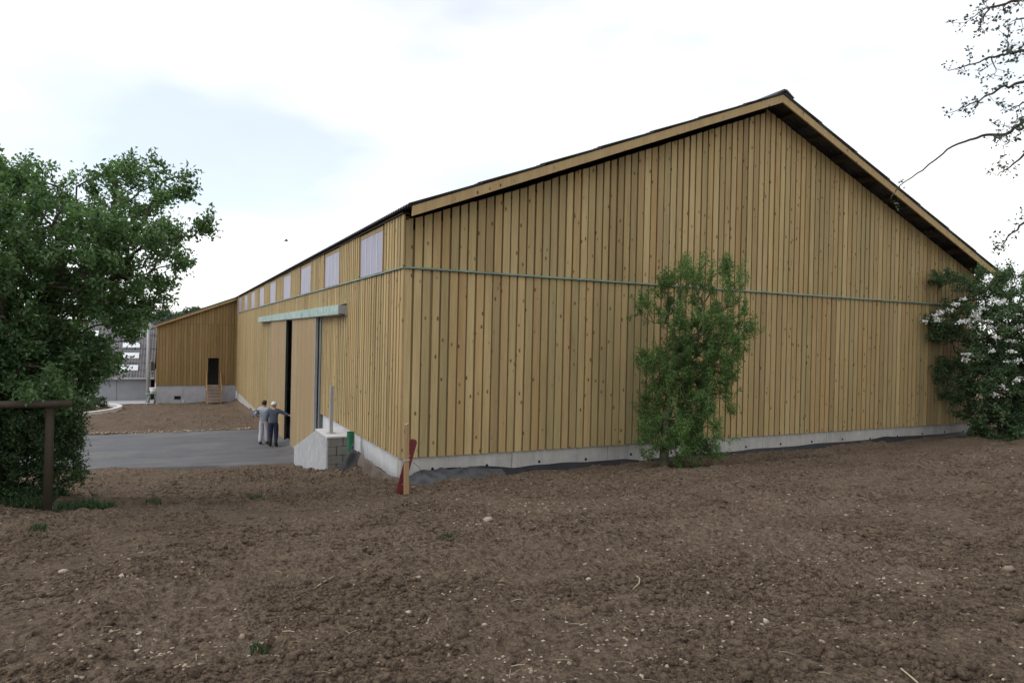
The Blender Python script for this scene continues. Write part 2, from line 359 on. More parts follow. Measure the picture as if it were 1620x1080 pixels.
tag(mesh_obj('paved_yard', np.stack([X.ravel(), Y.ravel(), Z.ravel()], 1), qa, CONCF, smooth=True), kind='structure')
# low wooded hill on the horizon
hx = np.linspace(-260, 200, 60); hy = np.linspace(330, 620, 16); X, Y = np.meshgrid(hx, hy)
Z = -4 + 21 * np.sin(np.clip((Y - 330) / 290, 0, 1) * math.pi) ** .8 * (.75 + .5 * vnoise(X, Y, 90, 31)) + 3 * vnoise(X, Y, 22, 32)
ii = np.arange(X.size).reshape(X.shape); qa = np.stack([ii[:-1, :-1], ii[:-1, 1:], ii[1:, 1:], ii[1:, :-1]], -1).reshape(-1, 4)
HILL = plain('hill_meadow', (.075, .12, .07), .9, .1, .35, .05)
tag(mesh_obj('hills', np.stack([X.ravel(), Y.ravel(), Z.ravel()], 1), qa, HILL, smooth=True), kind='structure')

# ------------------------------------------------------------------ clods, pebbles, straw
t_ = (1 + 5 ** .5) / 2
ICO = np.array([(-1,t_,0),(1,t_,0),(-1,-t_,0),(1,-t_,0),(0,-1,t_),(0,1,t_),(0,-1,-t_),(0,1,-t_),(t_,0,-1),(t_,0,1),(-t_,0,-1),(-t_,0,1)]) / math.hypot(1, t_)
ICF = np.array([(0,11,5),(0,5,1),(0,1,7),(0,7,10),(0,10,11),(1,5,9),(5,11,4),(11,10,2),(10,7,6),(7,1,8),(3,9,4),(3,4,2),(3,2,6),(3,6,8),(3,8,9),(4,9,5),(2,4,11),(6,2,10),(8,6,7),(9,8,1)])
def lumps(name, P, R, mat, flat=.75, sink=.25, smooth=False, kind='stuff'):
    n = len(P); V = np.repeat(ICO[None], n, 0) * (1 + .8 * (RNG.random((n, 12, 1)) - .5))
    V = V * np.stack([.75 + .6 * RNG.random(n), .75 + .6 * RNG.random(n), flat * (.7 + .6 * RNG.random(n))], 1)[:, None, :]
    a = RNG.random(n) * 6.283; ca, sa = np.cos(a)[:, None], np.sin(a)[:, None]
    V = np.stack([V[..., 0] * ca - V[..., 1] * sa, V[..., 0] * sa + V[..., 1] * ca, V[..., 2]], -1) * R[:, None, None]
    V = V + P[:, None, :]; V[..., 2] += (flat * R * (1 - 2 * sink) * .6)[:, None]
    Fi = (ICF[None] + (np.arange(n) * 12)[:, None, None]).reshape(-1, 3)
    return mesh_obj(name, V.reshape(-1, 3), Fi, mat, smooth=smooth, kind=kind)
def sample_ground(n, power=1.6, dmin=2.4, dmax=22):
    u = RNG.random(n); d = (dmin ** (1 - power) + u * (dmax ** (1 - power) - dmin ** (1 - power))) ** (1 / (1 - power))
    a = RNG.uniform(math.radians(-17), math.radians(70), n); x = d * np.sin(a); y = d * np.cos(a)
    return x, y
def ok(x, y):
    inb = (x > BX0 - .05) & (y > BY0 - .12); return ~inb & (apron_mask(x, y) < .2) & (y > .8)
x, y = sample_ground(120000, 1.25); k = ok(x, y); x, y = x[k], y[k]
den = vnoise(x, y, .9, 41) + .6 * vnoise(x, y, .33, 42) + .35; k = RNG.random(len(x)) < np.clip(den * 2.6 - .45, .03, 1); x, y = x[k], y[k]
R = .0035 + .009 * RNG.random(len(x)) ** 2.5 + .030 * RNG.random(len(x)) ** 14 + .0009 * np.hypot(x, y); 
tag(lumps('soil_clods', np.stack([x, y, soil_z(x, y)], 1), R, CLOD, .8, .35), 'loose crumbs and clods of brown soil over the field', 'soil')
x, y = sample_ground(6500, 1.1); k = ok(x, y); x, y = x[k], y[k]; den = vnoise(x, y, 1.3, 43) + .3; k = RNG.random(len(x)) < np.clip(den * 2.2 - .3, .04, 1); x, y = x[k], y[k]
R = .004 + .006 * RNG.random(len(x)) ** 2 + .013 * RNG.random(len(x)) ** 14 + .0007 * np.hypot(x, y)
tag(lumps('pebbles', np.stack([x, y, soil_z(x, y)], 1), R, PEBB, .6, .2), 'pale limestone pebbles scattered over the soil', 'pebbles')
# rubble fringe along the far edge of the asphalt
x = RNG.uniform(-9, 4.0, 420); y = apron_far(x) + .12 + .22 * RNG.standard_normal(len(x)) * .6
tag(lumps('edge_rubble', np.stack([x, y, soil_z(x, y) + .02], 1), .02 + .05 * RNG.random(len(x)) ** 2, PEBB, .7, .2), 'pale rubble along the far edge of the asphalt', 'rubble')
# straw and twigs
mb = MB(); x, y = sample_ground(420, 1.3, 2.4, 12); k = ok(x, y); x, y = x[k], y[k]; zz = soil_z(x, y)
for i in range(len(x)):
    a = random.uniform(0, 6.28); l = random.uniform(.03, .11); w = random.uniform(.0012, .0028)
    p = Vector((x[i], y[i], zz[i] + .012)); d = Vector((math.cos(a), math.sin(a), random.uniform(-.1, .15))) * l / 2
    mb.tube([p - d, p + Vector((0, 0, .006)), p + d], w, 3, False)
STRAW = plain('straw', (.40, .33, .22), .8, .2, .3)
tag(mb.build('straw', STRAW, kind='stuff'), 'bits of straw and twig lying on the soil', 'straw')

# ================================================================== barn
roofz = lambda x: 7.15 + .3974 * (x - 4.2) if x <= 14.77 else 11.35 - .3974 * (x - 14.77)
ZB, ZBAND, ZLOW = 1.864, 5.925, 0.0
barn = thing('timber_barn', (BX0, BY0, 0), 'long new timber-clad barn with dark corrugated gable roof and sliding doors', 'barn')
# walls behind the boards (inner face 0.2 m in)
GAP = .27
gapx = lambda x: .30 + .09 * min(1., max(0., (x - BX0) / 2.5)) if x < 14.77 else .27
def wallslab(name, mbx, mat=BACK): return mbx.build(name, mat, barn)
m = MB()
def gable_slab(m, y0, y1, zlo):
    xs = [BX0 + .03, 14.77, BX1 - .03]; top = [roofz(x) - .56 for x in xs]
    v = [(x, y, z) for y in (y0, y1) for x, z in [(xs[0], zlo), (xs[2], zlo), (xs[2], top[2]), (xs[1], top[1]), (xs[0], top[0])]]
    return m.add(v, [(0, 1, 2, 3, 4), (9, 8, 7, 6, 5)] + [(i, i + 5, (i + 1) % 5 + 5, (i + 1) % 5) for i in range(5)])
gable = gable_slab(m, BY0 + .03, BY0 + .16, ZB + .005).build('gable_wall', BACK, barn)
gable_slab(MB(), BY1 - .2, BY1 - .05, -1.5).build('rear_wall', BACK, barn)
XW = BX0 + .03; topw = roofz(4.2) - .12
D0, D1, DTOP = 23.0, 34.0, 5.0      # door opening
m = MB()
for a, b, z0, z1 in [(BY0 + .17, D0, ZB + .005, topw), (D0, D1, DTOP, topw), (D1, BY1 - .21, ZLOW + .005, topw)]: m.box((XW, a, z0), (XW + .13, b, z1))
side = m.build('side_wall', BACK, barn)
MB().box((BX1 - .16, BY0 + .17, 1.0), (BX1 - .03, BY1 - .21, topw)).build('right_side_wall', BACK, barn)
MB().box((BX0 + .3, BY0 + .4, -.35), (BX1 - .3, BY1 - .3, -.04)).build('floor_slab', CONC, barn)
# boards
random.seed(3)
def board_spans(a, b, pitch=.208, cover=.164):
    n = int(round((b - a) / pitch)); p = (b - a) / n; out_ = []
    for i in range(n):
        w = cover * random.uniform(.93, 1.06); c = a + (i + .5) * p + random.uniform(-.006, .006); out_.append((c - w / 2, c + w / 2))
    return out_
def gboard(mb, x0, x1, z0, z1a, z1b, yf, th=.031):
    j = random.uniform(-.002, .002)
    mb.hexa([(x0, yf, z0), (x1, yf + j, z0), (x1, yf + th + j, z0), (x0, yf + th, z0), (x0, yf, z1a), (x1, yf + j, z1b), (x1, yf + th + j, z1b), (x0, yf + th, z1a)])
for x0, x1 in board_spans(BX0 - .02, BX1):
    yf = BY0 + random.uniform(-.004, .003)
    mb = MB(); gboard(mb, x0, x1, ZB + random.uniform(-.008, .004), ZBAND - .03, ZBAND - .03, yf); mb.build('plank', WOOD, gable, origin=(x0, yf, ZB))
for x0, x1 in board_spans(BX0 - .02, BX1):
    yf = BY0 - .012 + random.uniform(-.004, .003)
    mb = MB(); gboard(mb, x0, x1, ZBAND + .012, roofz(x0) - gapx(x0) + random.uniform(-.01, .01), roofz(x1) - gapx(x1) + random.uniform(-.01, .01), yf); mb.build('plank', WOOD, gable, origin=(x0, yf, ZBAND))
WIN = [(15.45 + 4.62 * k, 2.06) for k in range(9)]; WZ0, WZ1 = ZBAND + .03, 6.93
rest = MB(); cnt = 0
def sboard(mb, y0, y1, z0, z1, xf, th=.045):
    mb.box((xf - .022, y0, z0), (xf - .022 + th, y1, z1))
def put_side(y0, y1, z0, z1, xf):
    global cnt
    if y1 < 24 and cnt < 95:
        mb = MB(); sboard(mb, y0, y1, z0, z1, xf); mb.build('plank', WOOD, side, origin=(xf, y0, z0)); cnt += 1
    else: sboard(rest, y0, y1, z0, z1, xf)
for y0, y1 in board_spans(BY0 + .03, BY1 - .02, .212, .148):
    xf = BX0 + random.uniform(-.004, .003)
    if y1 < D0 - .35 or True:
        z0 = ZB if y1 < D0 else (DTOP if y0 < D1 and y1 > D0 else ZLOW)
        put_side(y0, y1, z0 + random.uniform(-.006, .004), ZBAND - .03, xf)
for y0, y1 in board_spans(BY0 + .03, BY1 - .02, .212, .148):
    c = (y0 + y1) / 2
    if any(a - .07 < c < a + w + .07 for a, w in WIN): continue
    put_side(y0, y1, ZBAND + .012, topw + .02, BX0 - .012 + random.uniform(-.004, .003))
tag(rest.build('planking', WOOD, side), kind='stuff')
# polycarbonate strip windows under the eave
for a, w in WIN:
    wo = MB().box((BX0 - .016, a, WZ0), (BX0 + .02, a + w, WZ1)).build('window', POLY, barn)
    for kx in (.24, .49, .74):
        MB().box((BX0 - .021, a + w * kx - .03, WZ0 + .01), (BX0 - .0165, a + w * kx + .03, WZ1 - .01)).build('glazing_bar', POLYR, wo)
    MB().box((BX0 - .024, a - .035, WZ0), (BX0 + .02, a - .002, WZ1)).build('window_frame', FASC, wo)
    MB().box((BX0 - .024, a + w + .002, WZ0), (BX0 + .02, a + w + .035, WZ1)).build('window_frame', FASC, wo)
    MB().box((BX0 - .024, a - .035, WZ1 + .002), (BX0 + .02, a + w + .035, topw)).build('window_head', FASC, wo)
# flashing between the two rows of boards
def flashing(pts, nrm):
    n = Vector(nrm); vs = []
    for p in pts:
        p = Vector(p)
        for a, z in ((.02, .02), (-.045, .008), (-.05, -.03), (-.042, -.03), (-.038, .002), (.02, .012)): vs.append(p - n * a * -1 + Vector((0, 0, z)))
    return vs
mb = MB(); prof = ((-.02, .024), (.055, .006), (.059, -.026), (.052, -.026), (.049, -.002), (-.02, .014))
mb.add([(x, BY0 - a, ZBAND + z) for x in (BX0 - .05, BX1 + .03) for a, z in prof], [(i, (i + 1) % 6, (i + 1) % 6 + 6, i + 6) for i in range(6)])
mb.build('flashing', FLASH, barn)
mb = MB(); mb.add([(BX0 - a, y, ZBAND + z) for y in (BY0 - .05, BY1) for a, z in prof], [(i, i + 6, (i + 1) % 6 + 6, (i + 1) % 6) for i in range(6)])
mb.build('flashing', FLASH, barn)
# corner boards
MB().box((BX0 - .034, BY0 - .016, ZB), (BX0 - .002, BY0 + .045, ZBAND - .035)).build('corner_board', WOOD, barn)
MB().box((BX0 - .046, BY0 - .030, ZBAND + .035), (BX0 - .014, BY0 + .045, topw)).build('corner_board', WOOD, barn)
# plinth in panels; near-black discs paint the shade inside the tie holes
x = BX0 + .02; k = 0
while x < BX1 - .1:
    w = min(2.66, BX1 - x); po = MB().box((x, BY0 + .055 + random.uniform(0, .004), .2), (x + w - .012, BY0 + .3, ZB + .003)).build('plinth_panel', CONC, barn)
    for hx_ in (x + w * .27, x + w * .76):
        if w > 1.5:
            mb = MB(); c = Vector((hx_, BY0 + .06, 1.57 + random.uniform(-.02, .03)))
            n = 10; vs = [(c.x + r * math.cos(t * 6.2832 / n), c.y + dy, c.z + r * math.sin(t * 6.2832 / n)) for r, dy in ((.036, -.003), (.035, -.006), (.022, -.005)) for t in range(n)]
            fs = [(j * n + t, j * n + (t + 1) % n, (j + 1) * n + (t + 1) % n, (j + 1) * n + t) for j in (0, 1) for t in range(n)] + [tuple(2 * n + t for t in range(n))]
            mb.add(vs, fs).build('tie_hole_shade', DARK, po)
    x += w; k += 1
y = BY0 + .31
while y < 22.7:
    w = min(2.66, 22.7 - y); MB().box((BX0 + .055, y, .0), (BX0 + .3, y + w - .012, ZB + .003)).build('plinth_panel', CONCW, barn); y += w
MB().box((BX0 + .055, BY0 + .056, .2), (BX0 + .3, BY0 + .298, ZB + .002)).build('plinth_corner', CONCW, barn) if False else None
y = D1 + .2
while y < BY1 - .3:
    w = min(3.1, BY1 - .25 - y); MB().box((BX0 + .04, y, -1.6), (BX0 + .3, y + w - .012, ZLOW + .003)).build('plinth_panel', CONC, barn); y += w
MB().box((BX0 - .16, D0 - .1, -.3), (BX0 + .3, D1 + .18, -.005)).build('door_threshold', CONC, barn)
# roof: corrugated sheets in overlapping courses
roof = None
def course(x0, x1, z0, z1, name, parent):
    y0, y1 = BY0 - .646, BY1 + .35; nw = int((y1 - y0) / .177); seg = 6; ysn = np.linspace(y0, y1, nw * seg + 1)
    wv = .024 * np.cos((ysn - y0) / .177 * 2 * math.pi); n = len(ysn); V = []
    for xx, zz_ in ((x0, z0), (x1, z1)):
        for dz in (0, -.009): V.append(np.stack([np.full(n, xx), ysn, zz_ + wv + dz], 1))
    V = np.concatenate(V); a = np.arange(n - 1); F = []
    A, B, C, D = 0, n, 2 * n, 3 * n   # low-top, low-bottom, high-top, high-bottom
    for s0, s1 in ((A, C), (D, B), (B, A), (C, D)): F.append(np.stack([s0 + a, s0 + a + 1, s1 + a + 1, s1 + a], 1))
    F.append(np.array([[A, C, D, B], [A + n - 1, B + n - 1, D + n - 1, C + n - 1]]))
    return mesh_obj(name, V, np.concatenate(F), ROOF, parent)
NC = 7
for sgn in (0, 1):
    for i in range(NC):
        t0, t1 = i / NC, (i + 1) / NC + .012
        xe = 4.2 if sgn == 0 else 25.44; xr = 14.77
        xa, xb = xe + (xr - xe) * t0, xe + (xr - xe) * min(t1, 1)
        zr = lambda xx: roofz(xx) - .03
        course(xa, xb, zr(xa) + .012, zr(xb) - .014, 'roof_sheet', barn)
# ridge cap
mb = MB(); y0, y1 = BY0 - .68, BY1 + .38
pr = [(14.77 - .34, roofz(14.43) + .012), (14.77 - .06, 11.40), (14.77 + .06, 11.40), (14.77 + .34, roofz(15.11) + .012), (14.77 + .33, roofz(15.11) - .01), (14.77, 11.37), (14.77 - .33, roofz(14.43) - .01)]
n = len(pr); mb.add([(a, y, z) for y in (y0, y1) for a, z in pr], [(i, (i + 1) % n, (i + 1) % n + n, i + n) for i in range(n)] + [tuple(range(n - 1, -1, -1)), tuple(range(n, 2 * n))])
mb.build('ridge_cap', ROOF, barn)
# barge boards, purlins, rafters
YF = BY0 - .60
for xa, xb in ((4.30, 14.768), (25.40, 14.772)):
    za, zb_ = roofz(xa) - .075, roofz(xb) - .075; h = .205
    s = [(xa, YF, za - h), (xb, YF, zb_ - h), (xb, YF + .045, zb_ - h), (xa, YF + .045, za - h), (xa, YF, za), (xb, YF, zb_), (xb, YF + .045, zb_), (xa, YF + .045, za)]
    mb = MB(); mb.hexa(s); mb.build('barge_board', FASC, barn)
for sgn in (0, 1):
    for i in range(9):
        t = (i + .35) / 8.75; xe, xr = (4.55, 14.6) if sgn == 0 else (25.05, 14.94); xx = xe + (xr - xe) * min(t, 1)
        z = roofz(xx) - .17
        MB().beam((xx, YF + .05, z), (xx, BY1, z), .08, .15, (-.37 if sgn == 0 else .37, 0, 1)).build('purlin', SHADEW, barn)
for yy in [BY0 + 1.9 + 4.9 * k for k in range(9)]:
    for xa in (4.6, 25.0):
        MB().beam((xa, yy, roofz(xa) - .42), (14.77, yy, 11.35 - .42), .16, .3).build('rafter', SHADEW, barn)
# eave board on the long side
MB().box((BX0 - .07, BY0 + .03, topw + .021), (BX0 + .1, BY1 - .02, topw + .055)).build('eave_board', SHADEW, barn)
# sliding doors
XD = BX0 - .17
def door(ya, yb, edge_dark_near):
    d = MB().box((XD + .022, ya + .05, .06), (XD + .075, yb - .05, 5.06)).build('sliding_door', DOORW, barn)
    st = MB(); n = int((yb - ya - .12) / .145); p = (yb - ya - .12) / n
    for i in range(n):
        y = ya + .06 + i * p; st.box((XD + random.uniform(-.001, .001), y, .05), (XD + .022, y + p - .012, 5.06))
    tag(st.build('door_planking', DOORW, d), kind='stuff')
    for y in (ya, yb - .05):
        MB().box((XD - .006, y, .04), (XD + .08, y + .048, 5.07)).build('door_edge', DGREEN if (y == ya and edge_dark_near) else STEEL, d)
    return d
door(22.72, 27.62, False); door(29.2, 34.1, True)
MB().box((BX0 - .06, 22.40, .6), (BX0 + .1, 22.66, 5.0)).build('door_jamb', JAMB, barn)
trk = MB().box((BX0 - .05, 18.9, 5.0), (BX0 - .018, 39.0, 5.06)).build('door_track', STEEL, barn)
y = 19.0; k = 0
while y < 38.9:
    w = min(2.02, 39.0 - y); j = .006 * (k % 2); zt = 5.31
    x0 = BX0 - .25 - j; mb = MB()
    pr = [(BX0 - .02, zt + .04), (x0, zt - .02), (x0, 5.03), (x0 + .06, 5.00 + j), (x0 + .06, 5.012 + j), (x0 + .008, 5.04), (x0 + .008, zt - .026), (BX0 - .02, zt + .03)]
    n = len(pr); mb.add([(a, yy, z) for yy in (y, y + w + .03) for a, z in pr], [(i, i + n, (i + 1) % n + n, (i + 1) % n) for i in range(n)] + [tuple(range(n)), tuple(range(2 * n - 1, n - 1, -1))])
    mb.build('track_cover', GALV, barn); y += w; k += 1
MB().box((BX0 - .24, 19.004, 5.045), (BX0 - .02, 19.012, 5.29)).build('cover_end', STEEL, barn)

# ================================================================== retaining wall beside the doors
rw = thing('retaining_wall', (3.7, 18.15, .5), 'short grey cement retaining wall with sloped top beside the sliding door', 'wall')
xa, xb = 3.70, BX0 + .045
prof = [(18.2, -.4), (23.5, -.4), (23.5, .66), (19.75, 1.70), (18.2, 1.70)]
mb = MB(); mb.add([(x, y, z) for x in (xa, xb) for y, z in prof], [(0, 1, 2, 3, 4), (9, 8, 7, 6, 5)] + [(i, i + 5, (i + 1) % 5 + 5, (i + 1) % 5) for i in range(5)])
mb.build('wall_body', TROWEL, rw)
MB().hexa([(xa - .02, 18.08, 1.702), (xb, 18.08, 1.702), (xb, 19.76, 1.702), (xa - .02, 19.76, 1.702), (xa - .02, 18.08, 1.742), (xb, 18.08, 1.742), (xb, 19.77, 1.742), (xa - .02, 19.77, 1.742)]).build('coping', CONCW, rw)
for r in range(5):
    z0 = 1.70 - .235 * (r + 1)
    for c in range(2):
        w0, w1 = ((0, .42), (.43, .695))[c] if r % 2 == 0 else ((0, .24), (.25, .695))[c]
        MB().box((xa + .012 + w0 * .95, 18.10 + random.uniform(0, .012), z0 + .012), (xa + w1 * .95, 18.198, z0 + .235)).build('block', BLOCK, rw)
sp = thing('steel_post', (3.92, 18.75, 1.74), 'thin grey steel post standing on the retaining wall', 'post')
MB().box((3.875, 18.705, 1.752), (3.965, 18.795, 3.05)).build('post_tube', STEEL, sp)
MB().box((3.80, 18.63, 1.743), (4.04, 18.87, 1.755)).build('base_plate', STEEL, sp)
# green drain pipe
gp = thing('drain_pipe', (4.13, 17.35, 1.0), 'upright green plastic drain pipe beside the grey retaining wall', 'pipe')
mb = MB(); mb.tube([(4.13, 17.35, .8), (4.13, 17.35, 1.93)], .085, 16, False); mb.tube([(4.13, 17.35, 1.93), (4.13, 17.35, .8)], .078, 16, False); mb.build('tube', GREENP, gp, True)
mb = MB(); mb.tube([(4.13, 17.35, 1.84), (4.13, 17.35, 1.96)], .097, 16, False); mb.tube([(4.13, 17.35, 1.96), (4.13, 17.35, 1.84)], .08, 16, False); mb.build('collar', GREENP, gp, True)
# membranes
def sheet(name, path, mat, parent=None, jit=.0, seed=0, nv=7):
    "path: list of (bottom point, top point)"
    n = 60; pb = np.array([p[0] for p in path], float); pt = np.array([p[1] for p in path], float); tt = np.linspace(0, 1, len(path)); ts = np.linspace(0, 1, n)
    B = np.stack([np.interp(ts, tt, pb[:, i]) for i in range(3)], 1); T = np.stack([np.interp(ts, tt, pt[:, i]) for i in range(3)], 1); V = []
    for j in range(nv):
        s = j / (nv - 1); P = B * (1 - s) + T * s
        P[:, 0] += jit * vnoise(ts * 8, ts * 0 + s * 1.2, .9, seed) ; P[:, 1] += jit * vnoise(ts * 8, ts * 0 + s * 1.2, .9, seed + 1); P[:, 2] += jit * .7 * s * vnoise(ts * 10, ts * 0, .6, seed + 2)
        V.append(P)
    V = np.concatenate(V); a = np.arange(n - 1); F = np.concatenate([np.stack([j * n + a, j * n + a + 1, (j + 1) * n + a + 1, (j + 1) * n + a], 1) for j in range(nv - 1)])
    o = mesh_obj(name, V, F, mat, parent, smooth=True)
    s = o.modifiers.new('solid', 'SOLIDIFY'); s.thickness = .004; return o
bz = lambda x, y: float(base_z(x, y))
pth = [((x, 13.62, bz(x, 13.62) - .06), (x, 13.785, t)) for x, t in [(4.9, 1.55), (5.3, 1.60), (6.2, 1.57), (7.0, 1.50), (8.3, 1.52), (9.6, 1.49), (10.6, 1.47)]]
tag(sheet('foundation_membrane', pth, BLACKP, None, .06, 51), 'black membrane strip along the plinth left of the leafy tree', 'membrane')
pth = [((x, 13.64, bz(x, 13.64) - .06), (x, 13.79, t)) for x, t in [(10.9, 1.46), (13.0, 1.47), (15, 1.50), (17, 1.52), (19.5, 1.53), (20.5, 1.58), (22, 1.54), (24.6, 1.56)]]
tag(sheet('foundation_membrane', pth, BLACKP, None, .06, 61), 'black membrane strip along the plinth right of the leafy tree', 'membrane')
pth = [((4.30, 13.15, bz(4.3, 13.15) - .05), (4.42, 13.70, 1.50)), ((4.8, 13.05, bz(4.8, 13.05) - .05), (4.85, 13.72, 1.58)), ((5.4, 13.05, bz(5.4, 13.05) - .05), (5.4, 13.73, 1.60)), ((6.0, 13.1, bz(6, 13.1) - .05), (6.0, 13.74, 1.57)), ((6.7, 13.35, bz(6.7, 13.35) - .05), (6.7, 13.75, 1.53))]
tag(sheet('plastic_film', pth, GREYP, None, .10, 71), 'grey plastic film spread at the barn corner beneath the plinth', 'plastic film')
pth = [((4.12, 13.45, 1.2), (4.24, 13.5, 1.52)), ((4.02, 14.5, 1.15), (4.16, 14.5, 1.50)), ((3.98, 15.5, 1.1), (4.10, 15.5, 1.56)), ((3.95, 16.2, 1.05), (4.10, 16.25, 1.60))]
tag(sheet('membrane_flap', pth, BROWNP, None, .10, 81), 'muddy brown membrane standing loose along the left plinth', 'membrane')
pth = [((3.93, 16.1, 1.05), (4.12, 16.1, 1.60)), ((3.8, 16.6, 1.05), (4.0, 16.55, 1.66)), ((3.72, 17.0, 1.0), (4.05, 16.95, 1.50)), ((3.86, 17.25, .9), (4.15, 17.18, 1.80))]
tag(sheet('membrane_flap', pth, BLACKP, None, .12, 91), 'crumpled black membrane end beside the green pipe', 'membrane')

# ================================================================== lean-to annex at the far end
ann = thing('lean_to_annex', (-1.1, BY1, -.9), 'lower timber lean-to with sloping roof and small dark doorway at the far end', 'building')
XA0, XA1 = -1.1, BX0 - .005; atop = lambda x: 4.95 + (x - XA0) * .404
DX0, DX1, DZ0, DZ1 = 2.36, 3.11, .46, 2.46
m = MB()
def aslab(m, x0, x1, z0, top=None):
    zt = (lambda x: top) if top else (lambda x: atop(x) - .12)
    m.hexa([(x0, BY1 + .03, z0), (x1, BY1 + .03, z0), (x1, BY1 + .18, z0), (x0, BY1 + .18, z0), (x0, BY1 + .03, zt(x0)), (x1, BY1 + .03, zt(x1)), (x1, BY1 + .18, zt(x1)), (x0, BY1 + .18, zt(x0))])
aslab(m, XA0, DX0, .4); aslab(m, DX1, XA1, .4); aslab(m, DX0, DX1, DZ1); aw = m.build('front_wall', BACK, ann)
for x0, x1 in board_spans(XA0 - .02, XA1, .206, .16):
    c = (x0 + x1) / 2
    for z0, z1 in ((.40, 4.98), (5.0, None)):
        za = (atop(x0) - .10) if z1 is None else min(z1, atop(x0) - .1); zb2 = (atop(x1) - .10) if z1 is None else min(z1, atop(x1) - .1)
        if z0 == .40 and DX0 - .09 < c < DX1 + .09: z0 = DZ1
        if za - z0 < .03 or zb2 - z0 < .03: continue
        mb = MB(); gboard(mb, x0, x1, z0, za, zb2, BY1 + (-.012 if z1 is None else 0) + random.uniform(-.004, .003)); mb.build('plank', FARW, aw, origin=(x0, BY1, z0))
MB().box((XA0 + .04, BY1 + .06, -1.6), (.7, BY1 + .3, .402)).build('plinth_panel', CONCF, ann)
MB().box((.712, BY1 + .06, -1.6), (2.52, BY1 + .3, .402)).build('plinth_panel', CONCF, ann); MB().box((2.532, BY1 + .06, -1.6), (XA1 + .03, BY1 + .3, .402)).build('plinth_panel', CONCF, ann)
MB().box((.12, BY1 + .03, -.62), (.55, BY1 + .055, -.38)).build('vent', DARK, ann)
MB().box((XA0, BY1 + .2, -.9), (XA0 + .15, BY1 + 30, 4.7)).build('side_wall', FARW, ann)
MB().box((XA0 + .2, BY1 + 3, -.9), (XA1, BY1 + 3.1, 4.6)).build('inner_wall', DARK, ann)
for nm, mt, dz0, dz1, ya, xo in (('roof', ROOF, -.02, .05, BY1 - .35, .22), ('barge_board', FASC, -.21, -.03, BY1 - .30, .16)):
    yb = BY1 + 30 if nm == 'roof' else ya + .045; a, b = XA0 - xo, XA1 + .02
    MB().hexa([(a, ya, atop(a) + dz0), (b, ya, atop(b) + dz0), (b, yb, atop(b) + dz0), (a, yb, atop(a) + dz0), (a, ya, atop(a) + dz1), (b, ya, atop(b) + dz1), (b, yb, atop(b) + dz1), (a, yb, atop(a) + dz1)]).build(nm, mt, ann)
for x in (DX0 - .05, DX1): MB().box((x, BY1 - .02, DZ0), (x + .05, BY1 + .17, DZ1)).build('door_frame', FARW, ann)
st = thing('wooden_steps', (2.75, BY1 - 1.4, -.95), 'rough wooden steps with handrail up to the small dark doorway', 'steps')
for i in range(6):
    z = .42 - i * .225; y = BY1 - .15 - i * .24
    MB().box((2.33, y - .26, z - .05), (3.17, y, z)).build('tread', STEPW, st)
for x in (2.31, 3.19): MB().beam((x, BY1 - .06, .3), (x, BY1 - 1.6, -1.05), .04, .24).build('stringer', STEPW, st)
for x in (2.25, 3.25):
    MB().beam((x, BY1 - .06, 1.35), (x, BY1 - 1.45, .05), .05, .09).build('handrail', STEPW, st)
    for y, z0, z1 in ((BY1 - .12, .2, 1.3), (BY1 - 1.35, -.95, .15)): MB().box((x - .03, y - .03, z0), (x + .03, y + .03, z1)).build('post', STEPW, st)

# ================================================================== neighbouring house, pole, stand, kerb
nb = thing('neighbour_building', (-1.6, 60, -1.1), 'grey building with corrugated roof and white skylights behind the apple tree', 'building')
sl_ = .62; rz_ = lambda y: .72 + sl_ * (y - 60)
MB().box((-16, 60.3, -1.4), (-1.55, 60.5, .85)).build('front_wall', WALLG, nb)
for k in range(6): MB().box((-15.9 + k * 2.4, 60.285, -1.3), (-15.86 + k * 2.4, 60.298, .6)).build('wall_joint', ROOFG, nb)
MB().box((-1.75, 60.5, -1.4), (-1.55, 74, 2)).build('end_wall', WALLG, nb)
xw = np.linspace(-16.3, -1.3, 15 * 5 * 4 + 1); wv = .035 * np.cos((xw + 16.3) / .2 * 2 * math.pi)
for i in range(4):
    ya, yb = 59.9 + i * 1.8, 59.9 + (i + 1) * 1.8 + .1; n = len(xw)
    V = np.concatenate([np.stack([xw, np.full(n, yy), rz_(yy) + wv + dz], 1) for yy, dz in ((ya, .03), (yb, -.02))]); a = np.arange(n - 1)
    mesh_obj('roof_sheet', V, np.stack([a, a + 1, n + a + 1, n + a], 1), ROOFG, nb)
MB().hexa([(-16.3, 67.0, rz_(67) + .02), (-1.3, 67.0, rz_(67) + .02), (-1.3, 74, .7), (-16.3, 74, .7), (-16.3, 67.0, rz_(67) + .08), (-1.3, 67.0, rz_(67) + .08), (-1.3, 74, .76), (-16.3, 74, .76)]).build('rear_roof', ROOFG, nb)
for ya, yb in ((60.75, 61.35), (62.2, 62.85), (63.55, 64.15), (65.0, 65.65)):
    for xc in (-3.1, -6.2, -9.4):
        MB().hexa([(xc - .62, ya, rz_(ya) + .05), (xc + .62, ya, rz_(ya) + .05), (xc + .62, yb, rz_(yb) + .05), (xc - .62, yb, rz_(yb) + .05), (xc - .62, ya, rz_(ya) + .11), (xc + .62, ya, rz_(ya) + .11), (xc + .62, yb, rz_(yb) + .11), (xc - .62, yb, rz_(yb) + .11)]).build('skylight', SKYL, nb)
MB().tube([(-16.3, 59.86, .66), (-1.3, 59.86, .66)], .07, 8).build('gutter', STEEL, nb)
pole = thing('service_pole', (-1.63, 56.9, -.95), 'pale grey upright pole left of the far lean-to', 'pole')
MB().tube([(-1.63, 56.9, -.95), (-1.66, 56.9, 5.0)], .13, 12).build('shaft', STEEL, pole, True)
